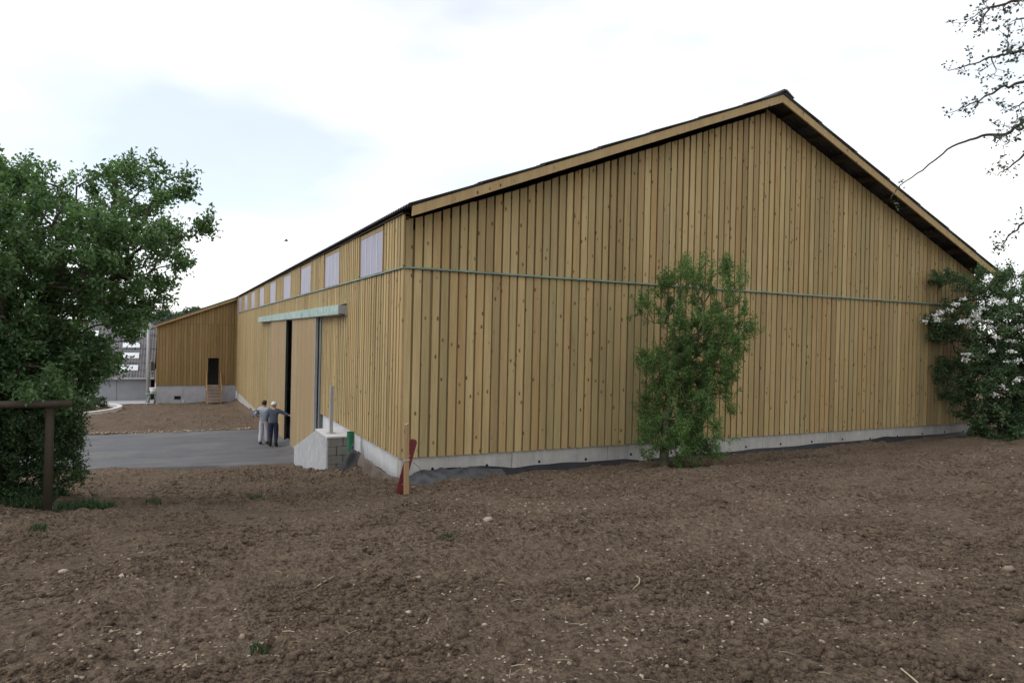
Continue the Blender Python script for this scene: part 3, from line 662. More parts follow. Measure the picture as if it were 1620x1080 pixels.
MB().box((-1.60, 56.85, 4.65), (-1.0, 56.9, 4.72)).build('bracket', STEEL, pole); MB().box((-1.60, 56.85, 1.35), (-1.05, 56.9, 1.42)).build('bracket', STEEL, pole)
stn = thing('trestle_stand', (-1.3, 54.6, -.85), 'small pale green trestle below the pole by the lean-to', 'stand')
for dx in (-.28, .28):
    MB().beam((-1.3 + dx * 1.2, 54.45, -.85), (-1.3 + dx * .5, 54.6, -.1), .05, .05).build('leg', GALV, stn); MB().beam((-1.3 + dx * 1.2, 54.75, -.85), (-1.3 + dx * .5, 54.6, -.1), .05, .05).build('leg', GALV, stn)
MB().box((-1.75, 54.45, -.1), (-.85, 54.75, -.05)).build('board', GALV, stn)
bk = thing('white_bucket', (-1.25, 54.6, -.05), 'white bucket standing on the pale green trestle', 'bucket')
MB().tube([(-1.25, 54.6, -.045), (-1.25, 54.6, .32)], [.17, .24], 14).build('pail', WHITE, bk, True); MB().tube([(-1.25, 54.6, .30), (-1.25, 54.6, .345)], .255, 14).build('lid', WHITE, bk)
kp = [(-9.5, 41.5), (-7, 42.7), (-4.9, 44.9), (-4.05, 46.6), (-3.4, 48.4), (-3.05, 50.2), (-3.1, 51.8), (-3.6, 53.4), (-4.5, 54.4), (-6, 54.9), (-9, 55.0)]
kpt = [Vector((x, y, bz(x, y))) for x, y in kp]
fine = []
for i in range(len(kpt) - 1):
    for t in range(6): fine.append(kpt[i].lerp(kpt[i + 1], t / 6))
fine.append(kpt[-1])
for _ in range(4): fine = [fine[0]] + [(fine[i - 1] + fine[i] * 2 + fine[i + 1]) / 4 for i in range(1, len(fine) - 1)] + [fine[-1]]
kerb = thing('curved_kerb', tuple(fine[20]), 'curved pale concrete kerb round a planted bed by the far yard', 'kerb')
for i in range(0, len(fine) - 3, 3):
    mb = MB()
    for j in range(3):
        a, b = fine[i + j], fine[i + j + 1] if j < 2 else fine[i + j].lerp(fine[i + j + 1], .96)
        d = (b - a).normalized(); r = Vector((d.y, -d.x, 0)) * .15
        mb.hexa([a - r + Vector((0, 0, -.2)), b - r + Vector((0, 0, -.2)), b + r + Vector((0, 0, -.2)), a + r + Vector((0, 0, -.2)), a - r * .9 + Vector((0, 0, .22)), b - r * .9 + Vector((0, 0, .22)), b + r * .9 + Vector((0, 0, .22)), a + r * .9 + Vector((0, 0, .22))])
    mb.build('kerb_stone', KERB, kerb)

# ================================================================== stake and red board
sk = thing('survey_stake', (3.82, 11.69, 1.58), 'square wooden stake standing in the soil before the barn corner', 'stake')
sb = MB(); sb.hexa([(3.772, 11.65, 1.3), (3.852, 11.655, 1.3), (3.852, 11.725, 1.3), (3.772, 11.72, 1.3), (3.752, 11.65, 2.86), (3.828, 11.655, 2.89), (3.828, 11.725, 2.90), (3.752, 11.72, 2.87)])
sb.build('shaft', STAKEW, sk)
MB().box((3.755, 11.642, 2.22), (3.846, 11.732, 2.24)).build('wire_band', STEEL, sk)
rb = thing('red_board', (3.74, 11.9, 1.6), 'dark red painted board leaning behind the wooden stake', 'board')
p0, p1 = Vector((3.70, 11.80, 1.52)), Vector((4.03, 11.96, 2.58)); dd = (p1 - p0).normalized(); rr = dd.cross(Vector((0, 1, 0))).normalized() * -1; nn = rr.cross(dd)
mb = MB(); ol = [(0, -.08), (0, .06), (1.05, .075), (1.09, .04), (1.09, -.04), (1.05, -.07)]
vsr = [p0 + dd * a + rr * b + nn * t for t in (-.014, .014) for a, b in ol]; n = 6
mb.add(vsr, [tuple(range(n)), tuple(range(2 * n - 1, n - 1, -1))] + [(i, i + n, (i + 1) % n + n, (i + 1) % n) for i in range(n)]); mb.build('panel', RED, rb)
for a in (.78, .25):
    c = p0 + dd * a; MB().tube([c - nn * .02, c + nn * .02], .009, 8).build('bolt', STEEL, rb)
wr = MB(); wr.tube([(4.02, 11.95, 2.12), (4.16, 11.98, 2.0), (4.22, 12.0, 1.86)], .004, 5); wr.build('wire', DARK, rb)

# ================================================================== loose stones, sticks, mound
def hit(px, py, it=12):
    d = 6.0
    lo, hi = 1.5, 40.
    for _ in range(40):
        mid = (lo + hi) / 2; p = at(px, py, mid)
        if p.z > float(soil_z(p.x, p.y)): lo = mid
        else: hi = mid
    p = at(px, py, lo); p.z = float(soil_z(p.x, p.y)); return p
for px, py, r, lab in [(383, 1009, .032, 'pale angular stone near the bottom edge, left of centre'), (772, 824, .075, 'flat pale stone slab on the soil right of the stake'), (931, 918, .034, 'rounded pale stone beside a bent stick'),
                       (100, 905, .05, 'brown-grey stone near the left edge of the field'), (1212, 985, .03, 'small pale stone low on the right of the field'), (1597, 903, .045, 'tan stone near the right edge of the field'), (191, 913, .035, 'whitish stone on the left part of the field'), (660, 915, .032, 'pale broken stone below the wooden stake')]:
    p = hit(px, py); o = lumps('stone', np.array([p]), np.array([r]), PEBB, .65, .1, kind=None)
    tag(o, lab, 'stone', 'larger stones lying on the soil')
for pts, lab in [([(502, 930), (516, 921), (528, 914)], 'straight pale stick lying left of centre on the soil'), ([(1003, 933), (1011, 926), (1012, 918), (1007, 914)], 'bent pale stick beside the rounded stone'), ([(1425, 1062), (1437, 1072), (1452, 1085)], 'pale stick at the bottom edge right of centre')]:
    mb = MB(); mb.tube([hit(*p) + Vector((0, 0, .02)) for p in pts], [.005] * len(pts), 6); tag(mb.build('stick', STRAW, None, True), lab, 'stick', 'sticks lying on the soil')
p = hit(1206, 790); n = 14; V = []; F = []
for j in range(7):
    for i in range(n):
        a = i * 6.2832 / n; r = (j / 6) * (.42 + .1 * math.sin(3 * a + 1)); V.append((p.x + r * math.cos(a) * 1.3, p.y + r * math.sin(a), p.z - .03 + .16 * math.cos(j / 6 * 1.57) ** 1.3 + random.uniform(-.012, .012)))
F = [(j * n + i, j * n + (i + 1) % n, (j + 1) * n + (i + 1) % n, (j + 1) * n + i) for j in range(6) for i in range(n)]
tag(mesh_obj('soil_heap', V, F, CLOD, None, True), 'small pale heap of earth on the field before the barn', 'soil heap')

# ================================================================== vegetation
def leaves(P, N, L_, Wd, mat, name, parent, up=.35, out_from=None, kind=None, fold=.25):
    "P: (n,3) leaf base points"
    n = len(P); d = RNG.standard_normal((n, 3)); d[:, 2] += N
    d /= np.linalg.norm(d, axis=1)[:, None]
    a = RNG.standard_normal((n, 3)); a[:, 2] += up * 2; nr = a - (a * d).sum(1)[:, None] * d; nr /= np.linalg.norm(nr, axis=1)[:, None]
    s = np.cross(d, nr); l = L_ * (.65 + .6 * RNG.random(n))[:, None]; w = l * Wd * (.8 + .4 * RNG.random(n))[:, None]
    V = np.stack([P, P + d * l * .5 + s * w * .5 + nr * w * fold, P + d * l - nr * l * .12, P + d * l * .5 - s * w * .5 + nr * w * fold], 1).reshape(-1, 3)
    b = np.arange(n)[:, None] * 4; F = np.concatenate([b + np.array([[0, 1, 2]]), b + np.array([[0, 2, 3]])])
    return mesh_obj(name, V, F, mat, parent, kind=kind)
def grow(root, trunk_pts, blobs, ntips, rtip=.006, pw=.46, wig=.10, updir=.0):
    "returns (edges tube mesh builder, tip positions, tip directions); blobs: (centre, (rx,ry,rz))"
    nodes = [Vector(p) for p in trunk_pts]; par = [-1] + list(range(len(trunk_pts) - 1)); vol = np.array([b[1][0] * b[1][1] * b[1][2] for b in blobs]) ** .8; vol /= vol.sum(); att = []
    for _ in range(ntips):
        c, r = blobs[RNG.choice(len(blobs), p=vol)]; v = RNG.standard_normal(3); v /= np.linalg.norm(v); v *= RNG.random() ** .45
        att.append(Vector((c[0] + v[0] * r[0], c[1] + v[1] * r[1], c[2] + v[2] * r[2])))
    r0 = nodes[-1]; att.sort(key=lambda p: (p - r0).length)
    NA = np.zeros((len(nodes) + 4 * len(att) + 10, 3)); DA = np.zeros(len(NA)); cn = len(nodes)
    for i, nd in enumerate(nodes): NA[i] = nd; DA[i] = 0 if i == 0 else DA[i - 1] + (nodes[i] - nodes[i - 1]).length
    tips = []
    for p in att:
        pa = np.array(p); dist = np.linalg.norm(NA[:cn] - pa, axis=1); pen = dist + .22 * DA[:cn] + .6 * np.maximum(0, NA[:cn, 2] - pa[2] - .15)
        i = int(np.argmin(pen)); q0 = Vector(NA[i]); L0 = (p - q0).length; steps = 1 if L0 < .35 else (2 if L0 < .9 else 3); last = i
        for s in range(1, steps + 1):
            t = s / steps; w = q0.lerp(p, t)
            if s < steps: w += Vector(RNG.standard_normal(3)) * wig * L0 * .5 + Vector((0, 0, .08 * L0 + updir * L0))
            NA[cn] = w; DA[cn] = DA[last] + L0 / steps; par.append(last); last = cn; cn += 1
        tips.append(last)
    cntl = np.zeros(cn); 
    for t in tips: cntl[t] += 1
    for i in range(cn - 1, 0, -1): cntl[par[i]] += cntl[i]
    rad = rtip * np.maximum(cntl, 1) ** pw; mb = MB()
    for i in range(1, cn):
        a, b = Vector(NA[par[i]]), Vector(NA[i]); 
        if (a - b).length < 1e-4: continue
        ra = min(rad[par[i]], rad[i] * 1.35); mb.tube([a, b + (b - a).normalized() * rad[i] * .3], [ra, rad[i]], 7 if rad[i] > .03 else (5 if rad[i] > .012 else 4), False)
    seg = [(NA[par[i]], NA[i]) for i in range(1, cn) if cntl[i] <= 3]
    return mb, seg
def foliage(seg, n, spread):
    A = np.array([s[0] for s in seg]); B = np.array([s[1] for s in seg]); ln = np.linalg.norm(A - B, axis=1) + .12; k = RNG.choice(len(seg), n, p=ln / ln.sum())
    t = RNG.random(n)[:, None] ** .7; return A[k] * (1 - t) + B[k] * t + RNG.standard_normal((n, 3)) * spread
def shoots(mb, seg, n, ln, tilt, r=.003):
    "short leafy shoots rising from the twig ends"
    out_ = list(seg)
    for i in RNG.choice(len(seg), n):
        a = Vector(seg[i][1]); o_ = (a - Vector(seg[i][0])); o_ = o_.normalized() if o_.length > 1e-4 else Vector((0, 0, 1))
        d = (Vector((0, 0, 1)) * (1 - tilt) + o_ * tilt + Vector(RNG.standard_normal(3)) * .22).normalized() * ln * RNG.uniform(.5, 1.3)
        b = a + d * .55 + Vector(RNG.standard_normal(3)) * .02; c = a + d; mb.tube([a, b, c], [r, r * .8, r * .5], 4, False); out_ += [(np.array(a), np.array(b)), (np.array(b), np.array(c))]
    return out_
def blobs_px(lst, d, dj, sc=1.0):
    out_ = []
    for px, py, r in lst:
        dd_ = d + random.uniform(-dj, dj); c = at(px, py, dd_); R_ = r * dd_ / F_PX * sc; out_.append((c, (R_, R_ * 1.15, R_)))
    return out_
# --- apple tree, left
tx, ty = -2.55, 14.0; tz = bz(tx, ty)
apple = thing('apple_tree', (tx, ty, tz), 'large dense apple tree with dark green leaves at the left edge', 'tree')
BL = [(15, 310, 62), (35, 280, 20), (100, 330, 50), (60, 420, 85), (-10, 470, 100), (140, 395, 55), (215, 300, 45), (232, 250, 17), (272, 300, 34), (305, 365, 28), (318, 352, 16), (245, 385, 48), (180, 460, 62), (250, 440, 34), (285, 430, 16), (285, 400, 26), (120, 500, 72), (196, 525, 28), (222, 480, 36), (110, 570, 58), (40, 580, 74), (150, 595, 30), (172, 565, 24), (-60, 380, 110), (-70, 560, 120), (-80, 280, 70), (165, 275, 20), (30, 520, 80), (80, 610, 40), (200, 345, 40), (20, 390, 70)]
mb, seg = grow(None, [(tx, ty, tz - .2), (tx + .03, ty, tz + .7), (tx - .02, ty + .05, tz + 1.5), (tx + .15, ty, tz + 2.2), (tx + .5, ty - .05, tz + 3.0), (tx + .75, ty, tz + 3.8)], blobs_px(BL + [(160, 325, 38), (150, 360, 45), (185, 400, 45), (150, 440, 50)], 13.6, 1.1, .88), 1700, .0065, .47)
seg = shoots(mb, seg, 900, .27, .65)
mb.build('trunk', BARK, apple, True); leaves(foliage(seg, 98000, .06), .15, .082, .50, LEAF_A, 'crown', apple)
# --- undergrowth below it
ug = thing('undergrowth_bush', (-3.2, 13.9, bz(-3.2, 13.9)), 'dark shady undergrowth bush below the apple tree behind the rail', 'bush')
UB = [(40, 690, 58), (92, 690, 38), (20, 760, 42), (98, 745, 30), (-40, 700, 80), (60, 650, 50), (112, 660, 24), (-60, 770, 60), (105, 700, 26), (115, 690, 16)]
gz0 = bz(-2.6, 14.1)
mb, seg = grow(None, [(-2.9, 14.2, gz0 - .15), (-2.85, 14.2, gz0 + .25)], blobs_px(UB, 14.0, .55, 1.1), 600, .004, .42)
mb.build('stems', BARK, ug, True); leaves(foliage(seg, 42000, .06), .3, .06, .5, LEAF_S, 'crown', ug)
# --- pear tree before the gable
px_, py_ = 10.26, 12.37; pz = bz(px_, py_)
pear = thing('young_pear_tree', (px_, py_, pz), 'upright leafy green young tree standing before the gable wall', 'tree')
PB = [(1085, 440, 27), (1060, 475, 27), (1112, 455, 30), (1150, 438, 17), (1176, 438, 13), (1160, 470, 18), (1180, 505, 17), (1190, 520, 9), (1022, 478, 9), (1028, 505, 14), (1012, 495, 8), (1035, 580, 20), (1060, 520, 24), (1090, 525, 42), (1140, 520, 34), (1170, 525, 16), (1062, 600, 36), (1110, 590, 42), (1150, 590, 22), (1018, 572, 12), (1032, 655, 24), (1075, 655, 36), (1110, 665, 30), (1032, 695, 26), (1085, 705, 36), (1125, 715, 18), (1160, 645, 10), (1130, 555, 36), (1165, 565, 14), (1158, 702, 5), (1050, 690, 24), (1040, 620, 18), (1145, 630, 14), (1095, 724, 14), (1130, 690, 18), (1100, 690, 26), (1075, 690, 26), (1100, 625, 30), (1070, 560, 26)]
mb, seg = grow(None, [(px_, py_, pz - .2), (px_ + .02, py_, pz + .5), (px_ + .08, py_ + .03, pz + 1.1), (px_ + .2, py_ + .05, pz + 2.0), (px_ + .3, py_ + .02, pz + 3.0)], [(c, (r[0] * .85, r[1] * .9, r[2] * 1.35)) for c, r in blobs_px(PB, 16.08, .42, 1.0)], 1000, .0046, .46, .08, .12)
seg = shoots(mb, seg, 900, .30, .3)
mb.build('trunk', BARKG, pear, True); leaves(foliage(seg, 84000, .036), .6, .05, .45, LEAF_P, 'crown', pear)
# --- hawthorn, right
hx_, hy_ = 24.2, 12.2; hz = bz(hx_, hy_)
haw = thing('flowering_hawthorn', (hx_, hy_, hz), 'hawthorn bush with white blossom clusters at the right end of the gable', 'bush')
HB = [(1475, 442, 9), (1500, 447, 18), (1535, 450, 24), (1560, 465, 26), (1590, 450, 18), (1608, 440, 10), (1480, 475, 10), (1490, 520, 22), (1475, 510, 12), (1525, 515, 32), (1570, 520, 40), (1610, 520, 45), (1640, 500, 60), (1530, 555, 20), (1515, 590, 26), (1480, 600, 14), (1500, 615, 22), (1545, 610, 32), (1590, 600, 50), (1575, 660, 32), (1610, 650, 55), (1650, 600, 60), (1560, 585, 30), (1558, 680, 16), (1580, 690, 20), (1660, 680, 50), (1620, 690, 36), (1460, 560, 6), (1465, 475, 8), (1590, 560, 40)]
hb = blobs_px(HB, 26.6, .8, 1.0)
mb, seg = grow(None, [(hx_, hy_, hz - .2), (hx_ + .05, hy_, hz + .8), (hx_ + .1, hy_, hz + 1.8), (hx_, hy_ - .05, hz + 2.6)], hb, 1500, .006, .44, .12, .05)
seg = shoots(mb, seg, 700, .45, .8)
mb.build('trunk', BARK, haw, True); leaves(foliage(seg, 95000, .06), .2, .078, .6, LEAF_H, 'crown', haw)
FP = [(1525, 473), (1512, 481), (1480, 498), (1490, 493), (1484, 506), (1540, 500), (1547, 505), (1530, 507), (1520, 509), (1538, 517), (1571, 474), (1584, 480), (1590, 490), (1586, 476), (1563, 508), (1568, 517), (1596, 496), (1606, 497), (1612, 516), (1575, 533), (1568, 555), (1602, 540), (1600, 556), (1596, 572), (1612, 570), (1548, 565), (1530, 560), (1573, 624), (1588, 612), (1528, 568), (1464, 508), (1618, 484), (1545, 495), (1504, 490), (1580, 500), (1556, 488), (1610, 600)]
fl = MB(); pts = []
for a, b in FP:
    c = at(a, b, 25.5 + random.uniform(-.25, .2)); w = random.uniform(.035, .10); hgt = random.uniform(.02, .04)
    for _ in range(int(14 + w * 330)): pts.append(c + Vector((random.gauss(0, w * .55), random.gauss(0, .07), random.gauss(0, hgt))) - Vector((0, 0, 2.2 * (random.random() * w) ** 1.5)))
P = np.array(pts); lf = leaves(P, .9, .055, .95, FLOWER, 'blossom', haw, .9); 
# --- overhanging branches of a tree standing outside the frame on the right
ot = thing('overhanging_tree', (7.9, 2.4, bz(7.9, 2.4)), 'tree beyond the right edge whose thin leafy twigs hang into the sky', 'tree')
o0 = bz(7.9, 2.4); mb = MB()
mb.tube([(7.9, 2.4, o0 - .2), (7.88, 2.42, o0 + 1.2), (7.8, 2.5, o0 + 2.6), (7.85, 2.6, o0 + 4.2), (7.9, 2.6, o0 + 5.8)], [.16, .13, .11, .08, .03], 10)
BR = [[(1660, 160), (1620, 190), (1592, 213), (1559, 213), (1535, 220), (1500, 236), (1460, 268), (1423, 294), (1409, 315)], [(1660, 120), (1620, 130), (1590, 136), (1563, 150), (1536, 165), (1506, 178)], [(1660, 66), (1620, 80), (1598, 84), (1567, 92), (1535, 103), (1500, 112)],
      [(1650, -30), (1613, 0), (1590, 6), (1563, 12), (1555, 33), (1545, 50)], [(1660, 215), (1620, 244), (1598, 264), (1578, 278)], [(1660, 330), (1620, 352), (1598, 372), (1583, 390)], [(1660, 150), (1620, 164), (1590, 176)], [(1660, 20), (1620, 30), (1602, 33)], [(1563, 12), (1540, 26), (1528, 37)], [(1592, 213), (1596, 226), (1580, 232)], [(1598, 84), (1592, 62), (1596, 52)], [(1567, 92), (1575, 110), (1572, 125)], [(1640, 190), (1610, 205), (1600, 200)]]
LP = []
for i, b in enumerate(BR):
    d0 = 7.6 + random.uniform(-.4, .3); pp = [at(a, c, d0 - .04 * j) for j, (a, c) in enumerate(b)]
    if b[0][0] >= 1640: pp = [Vector((7.85, 2.55, pp[0].z + .25)), pp[0].lerp(Vector((7.85, 2.55, pp[0].z)), .4)] + pp
    n = len(pp); fine = []
    for j in range(n - 1):
        for t in range(4): fine.append(pp[j].lerp(pp[j + 1], t / 4) + Vector(RNG.standard_normal(3)) * .006)
    fine.append(pp[-1]); r0 = .022 if b[0][0] >= 1640 else .007
    mb.tube(fine, [r0 * (1 - .86 * j / (len(fine) - 1)) for j in range(len(fine))], 5)
    L0 = len(fine); m0 = 9 if b[0][0] >= 1640 else 2
    for j in range(m0, L0):
        bare = (i == 0 and j < L0 - 3 and j > 18)
        for _ in range(1 if bare and random.random() < .25 else (0 if bare else 2)):
            if random.random() < .5: continue
            tw = fine[j] + Vector((random.gauss(0, .05), random.gauss(0, .05), random.gauss(.0, .05))); mb.tube([fine[j], tw], [.0028, .0016], 3, False)
            for _ in range(random.randint(5, 10)): LP.append(tw + Vector(RNG.standard_normal(3)) * .022)
mb.build('trunk', BARK, ot, True); leaves(np.array(LP), .1, .036, .6, LEAF_B, 'crown', ot)
CB = [((7.9 + random.uniform(.0, 1.4), 2.3 + random.uniform(-1.1, .7), o0 + random.uniform(3.4, 5.6)), (.55, .55, .5)) for _ in range(9)]
# --- far trees
for i, (a, b, d, rpx, lab) in enumerate([(262, 500, 135, 11, 'far green tree at the left end of the lean-to roofline'), (291, 497, 142, 11, 'far round tree just above the middle of the lean-to roof'), (318, 494, 150, 9, 'far tree peeping over the right part of the lean-to roof'), (236, 505, 128, 13, 'far tree above the pale pole'), (205, 500, 132, 16, 'far tree half hidden behind the apple tree'), (278, 503, 120, 9, 'small far shrub-like tree low behind the lean-to roof')]):
    c = at(a, b, d); g0 = bz(c.x, c.y); t = thing('far_tree', (c.x, c.y, g0), lab, 'tree', 'trees on the far horizon')
    R_ = rpx * d / F_PX; bl = [(c + Vector((random.uniform(-1, 1) * R_, random.uniform(-1, 1) * R_, random.uniform(-.9, .25) * R_)), (R_ * .75, R_ * .75, R_ * .6)) for _ in range(6)] + [(c + Vector((0, 0, -R_ * 1.6)), (R_ * 1.3, R_ * 1.3, R_ * 1.2))]
    mb, seg = grow(None, [(c.x, c.y, g0 - .3), (c.x, c.y, g0 + 1.5), (c.x + .2, c.y, g0 + 3)], bl, 140, .03, .45); mb.build('trunk', BARK, t, True); leaves(foliage(seg, 2600, .3), .2, .42, .6, LEAF_F, 'crown', t)
# --- planted bed inside the kerb
bd = thing('low_bed_shrub', (-5.2, 49.5, bz(-5.2, 49.5)), 'low dark green shrubs inside the curved kerb', 'shrub')
bl = [((x, y, bz(x, y) + .35), (.8, .9, .4)) for x, y in [(-4.6, 48.6), (-5.2, 50.3), (-6, 47.5), (-6.4, 50), (-4.3, 51.2), (-5.4, 46.6), (-7.4, 48.5), (-5, 52.6), (-6.6, 45.2)]]
mb, seg = grow(None, [(-5.2, 49.5, bz(-5.2, 49.5) - .1), (-5.2, 49.5, bz(-5.2, 49.5) + .1)], bl, 160, .006, .4); mb.build('stems', BARK, bd); leaves(foliage(seg, 7000, .08), .5, .12, .5, LEAF_S, 'crown', bd)
# --- grass and weeds
def blades(n, cx, cy, sx, sy, hmin, hmax, name, lab, cat, kind='stuff', grp=None):
    x = cx + np.clip(RNG.standard_normal(n), -1.2, 1.2) * sx; y = cy + np.clip(RNG.standard_normal(n), -1.2, 1.2) * sy; z = soil_z(x, y) - .01; P = np.stack([x, y, z], 1)
    d = RNG.standard_normal((n, 3)) * .35; d[:, 2] = 1; h = (hmin + (hmax - hmin) * RNG.random(n))[:, None]; a = RNG.random(n) * 6.28; s = np.stack([np.cos(a), np.sin(a), a * 0], 1) * (.0035 + .02 * h)
    bend = RNG.standard_normal((n, 3)) * .35; bend[:, 2] = -.15
    V = np.stack([P - s, P + s, P + d * h * .55 + s * .7, P + d * h * .55 - s * .7, P + d * h + bend * h], 1).reshape(-1, 3); b = np.arange(n)[:, None] * 5
    F = np.concatenate([b + np.array([[0, 1, 2]]), b + np.array([[0, 2, 3]]), b + np.array([[3, 2, 4]])])
    return tag(mesh_obj(name, V, F, GRASS, kind=kind), lab, cat, grp)
g = MB()
blades(5200, -2.9, 12.9, 1.0, .5, .05, .22, 'grass', 'rough green grass at the foot of the apple tree', 'grass')
p = hit(135, 802); blades(900, p.x, p.y, .28, .22, .05, .17, 'grass_tuft', 'spreading green grass tuft on soil right of the rail post', 'grass', None, 'weeds on the soil')
for a, b, n, s, lab in [(60, 835, 130, .07, 'small green weed on the soil at the far left'), (243, 793, 110, .09, 'small weed on the soil below the asphalt edge'), (405, 786, 120, .09, 'small green weed left of the wooden stake'), (706, 851, 90, .06, 'small thin weed right of and below the stake'), (410, 1027, 60, .04, 'tiny weed near the bottom edge')]:
    p = hit(a, b); blades(n, p.x, p.y, s, s, .03, .11, 'weed', lab, 'weed', None, 'weeds on the soil')
# --- rail fence below the apple tree
d_ = 12.15; fa, fb = at(-150, 640, d_ - .1), at(113, 638, d_); fp = at(78, 640, d_ - .08)
fe = thing('rail_fence', (fp.x, fp.y, bz(fp.x, fp.y)), 'weathered wooden rail on posts below the apple tree', 'fence')
MB().tube([fa, fa.lerp(fb, .5) + Vector((0, 0, -.012)), fb], [.052, .056, .054], 10).build('rail', POSTW, fe, True)
for px0 in (78, -110):
    p = at(px0, 640, d_ + .13); MB().tube([(p.x, p.y, bz(p.x, p.y) - .3), (p.x + .01, p.y, p.z - .1), (p.x, p.y, p.z + .05)], [.060, .058, .056], 10).build('post', POSTW, fe, True)

# ================================================================== people
def skin(name, verts, edges, rad, mat, parent, root=0, sub=2):
    me = bpy.data.meshes.new(name); me.from_pydata([tuple(v) for v in verts], edges, []); me.update(); me.materials.append(mat)
    o = bpy.data.objects.new(name, me); link(o, parent)
    md = o.modifiers.new('skin', 'SKIN'); md.use_smooth_shade = True
    ly = me.skin_vertices[0] if len(me.skin_vertices) else None
    if ly is None:
        bm = bmesh.new(); bm.from_mesh(me); bm.verts.layers.skin.verify(); bm.to_mesh(me); bm.free(); ly = me.skin_vertices[0]
    for i, r in enumerate(rad):
        ly.data[i].radius = (r, r) if not hasattr(r, '__len__') else r; ly.data[i].use_root = (i == root)
    s = o.modifiers.new('sub', 'SUBSURF'); s.levels = sub; s.render_levels = sub; return o
SKINM = plain('skin', (.46, .26, .18), .6, .3, .06)
HAIR = plain('dark_hair', (.035, .022, .016), .7, .3); SHIRTA = plain('grey_shirt', (.36, .39, .43), .85, .1, .15, 14); SHIRTB = plain('blue_grey_shirt', (.085, .105, .14), .85, .1, .15, 14)
TROA = plain('pale_trousers', (.46, .45, .49), .85, .1, .08, 14); TROB = plain('navy_trousers', (.028, .032, .06), .85, .1, .2, 14); BOOT = plain('dark_boot', (.014, .016, .016), .5, .4); SHOE = plain('brown_shoe', (.09, .075, .06), .7, .3); CAPM = plain('white_cap', (.68, .67, .66), .8, .2); PLAID = plain('blue_jacket', (.13, .14, .22), .85, .1, .6, 30)
def person(name, loc, rz, label, arms, mats, hair=True, stance=.0, boots=False, headturn=0.0):
    t = thing(name, loc, label, 'person'); t.rotation_euler = (0, 0, rz); ORG[t.name] = Vector((0, 0, 0))
    sh, tr, ft = mats
    lg = lambda s: [(s * .095, 0, .93), (s * .105, .02 + s * stance * .3, .50), (s * .11, -.03 + s * stance, .09), (s * .13, .11 + s * stance, .045)]
    V = [(0, 0, .97), (0, .0, 1.12), (0, .0, 1.30), (0, -.01, 1.43), (0, .0, 1.50), (0, .015, 1.575), (0, .02, 1.655), (0, .01, 1.72)]
    R_ = [(.15, .11), (.135, .10), (.16, .115), (.13, .09), (.056, .056), (.07, .08), (.078, .095), (.05, .06)]; E = [(i, i + 1) for i in range(7)]
    def chain(start, pts, rads):
        last = start
        for p, r in zip(pts, rads): V.append(p); R_.append(r); E.append((last, len(V) - 1)); last = len(V) - 1
        return last
    for s in (-1, 1): chain(0, lg(s), [.088, .062, .045, .035])
    nose = chain(6, [(math.sin(-headturn) * .115, .02 + math.cos(headturn) * .10, 1.625)], [.014])
    for s in (-1, 1): chain(6, [(s * .088 * math.cos(headturn), .01 + s * .088 * math.sin(headturn) * -1, 1.625)], [.016])
    for s in (-1, 1):
        el, wr_, hd = [Vector(p) for p in arms[s]]; S0 = Vector((s * .17, -.005, 1.425)); chain(3, [S0, el, wr_, wr_.lerp(hd, .55)], [.058, .044, .031, .036])
        last = len(V) - 1; dr = (hd - wr_).normalized(); sd = dr.cross(Vector((0, 0, 1))).normalized(); bd_ = sd.cross(dr)
        for q in range(4):
            o_ = (q - 1.5) * .019; b0 = wr_.lerp(hd, .85) + bd_ * o_; ln = (.075, .085, .08, .062)[q]; chain(last, [b0, b0 + dr * ln * .55 - sd * .01, b0 + dr * ln - sd * .03], [.0095, .0088, .007])
        th = wr_.lerp(hd, .45) + bd_ * .035; chain(last, [th, th + dr * .035 + bd_ * .022, th + dr * .06 + bd_ * .02], [.011, .0095, .008])
    skin('body', V, E, R_, SKINM, t)
    # shirt: torso + sleeves
    Vs = [(0, 0, .86), (0, 0, 1.08), (0, 0, 1.30), (0, -.01, 1.44), (0, -.002, 1.52)]; Rs = [(.205, .155), (.178, .14), (.196, .15), (.165, .125), (.085, .085)]; Es = [(0, 1), (1, 2), (2, 3), (3, 4)]
    for s in (-1, 1):
        el, wr_, hd = [Vector(p) for p in arms[s]]; S0 = Vector((s * .175, -.005, 1.42)); b = len(Vs); Vs += [S0, el, el.lerp(wr_, .8 if boots else .35)]; Rs += [.086, .070, .060]; Es += [(3, b), (b, b + 1), (b + 1, b + 2)]
    skin('shirt', Vs, Es, Rs, sh, t)
    Vt = [(0, 0, 1.10), (0, 0, .93)]; Rt = [(.172, .135), (.185, .145)]; Et = [(0, 1)]
    for s in (-1, 1):
        l_ = lg(s); b = len(Vt); zl = .28 if boots else .07; k_ = Vector(l_[1]).lerp(Vector(l_[2]), (.50 - zl) / .41); Vt += [l_[0], l_[1], tuple(k_)]; Rt += [.118, .092, .080]; Et += [(1, b), (b, b + 1), (b + 1, b + 2)]
    skin('trousers', Vt, Et, Rt, tr, t)
    for s in (-1, 1):
        l_ = [Vector(p) for p in lg(s)]; top = l_[1].lerp(l_[2], .22) if boots else l_[2] + Vector((0, 0, .05))
        skin('boot' if boots else 'shoe', [top, l_[2] + Vector((0, -.01, -.02)), l_[3] + Vector((0, -.03, .0)), l_[3] + Vector((0, .05, -.005))], [(0, 1), (1, 2), (2, 3)], [.078 if boots else .05, .066, .056, .042], ft, t)
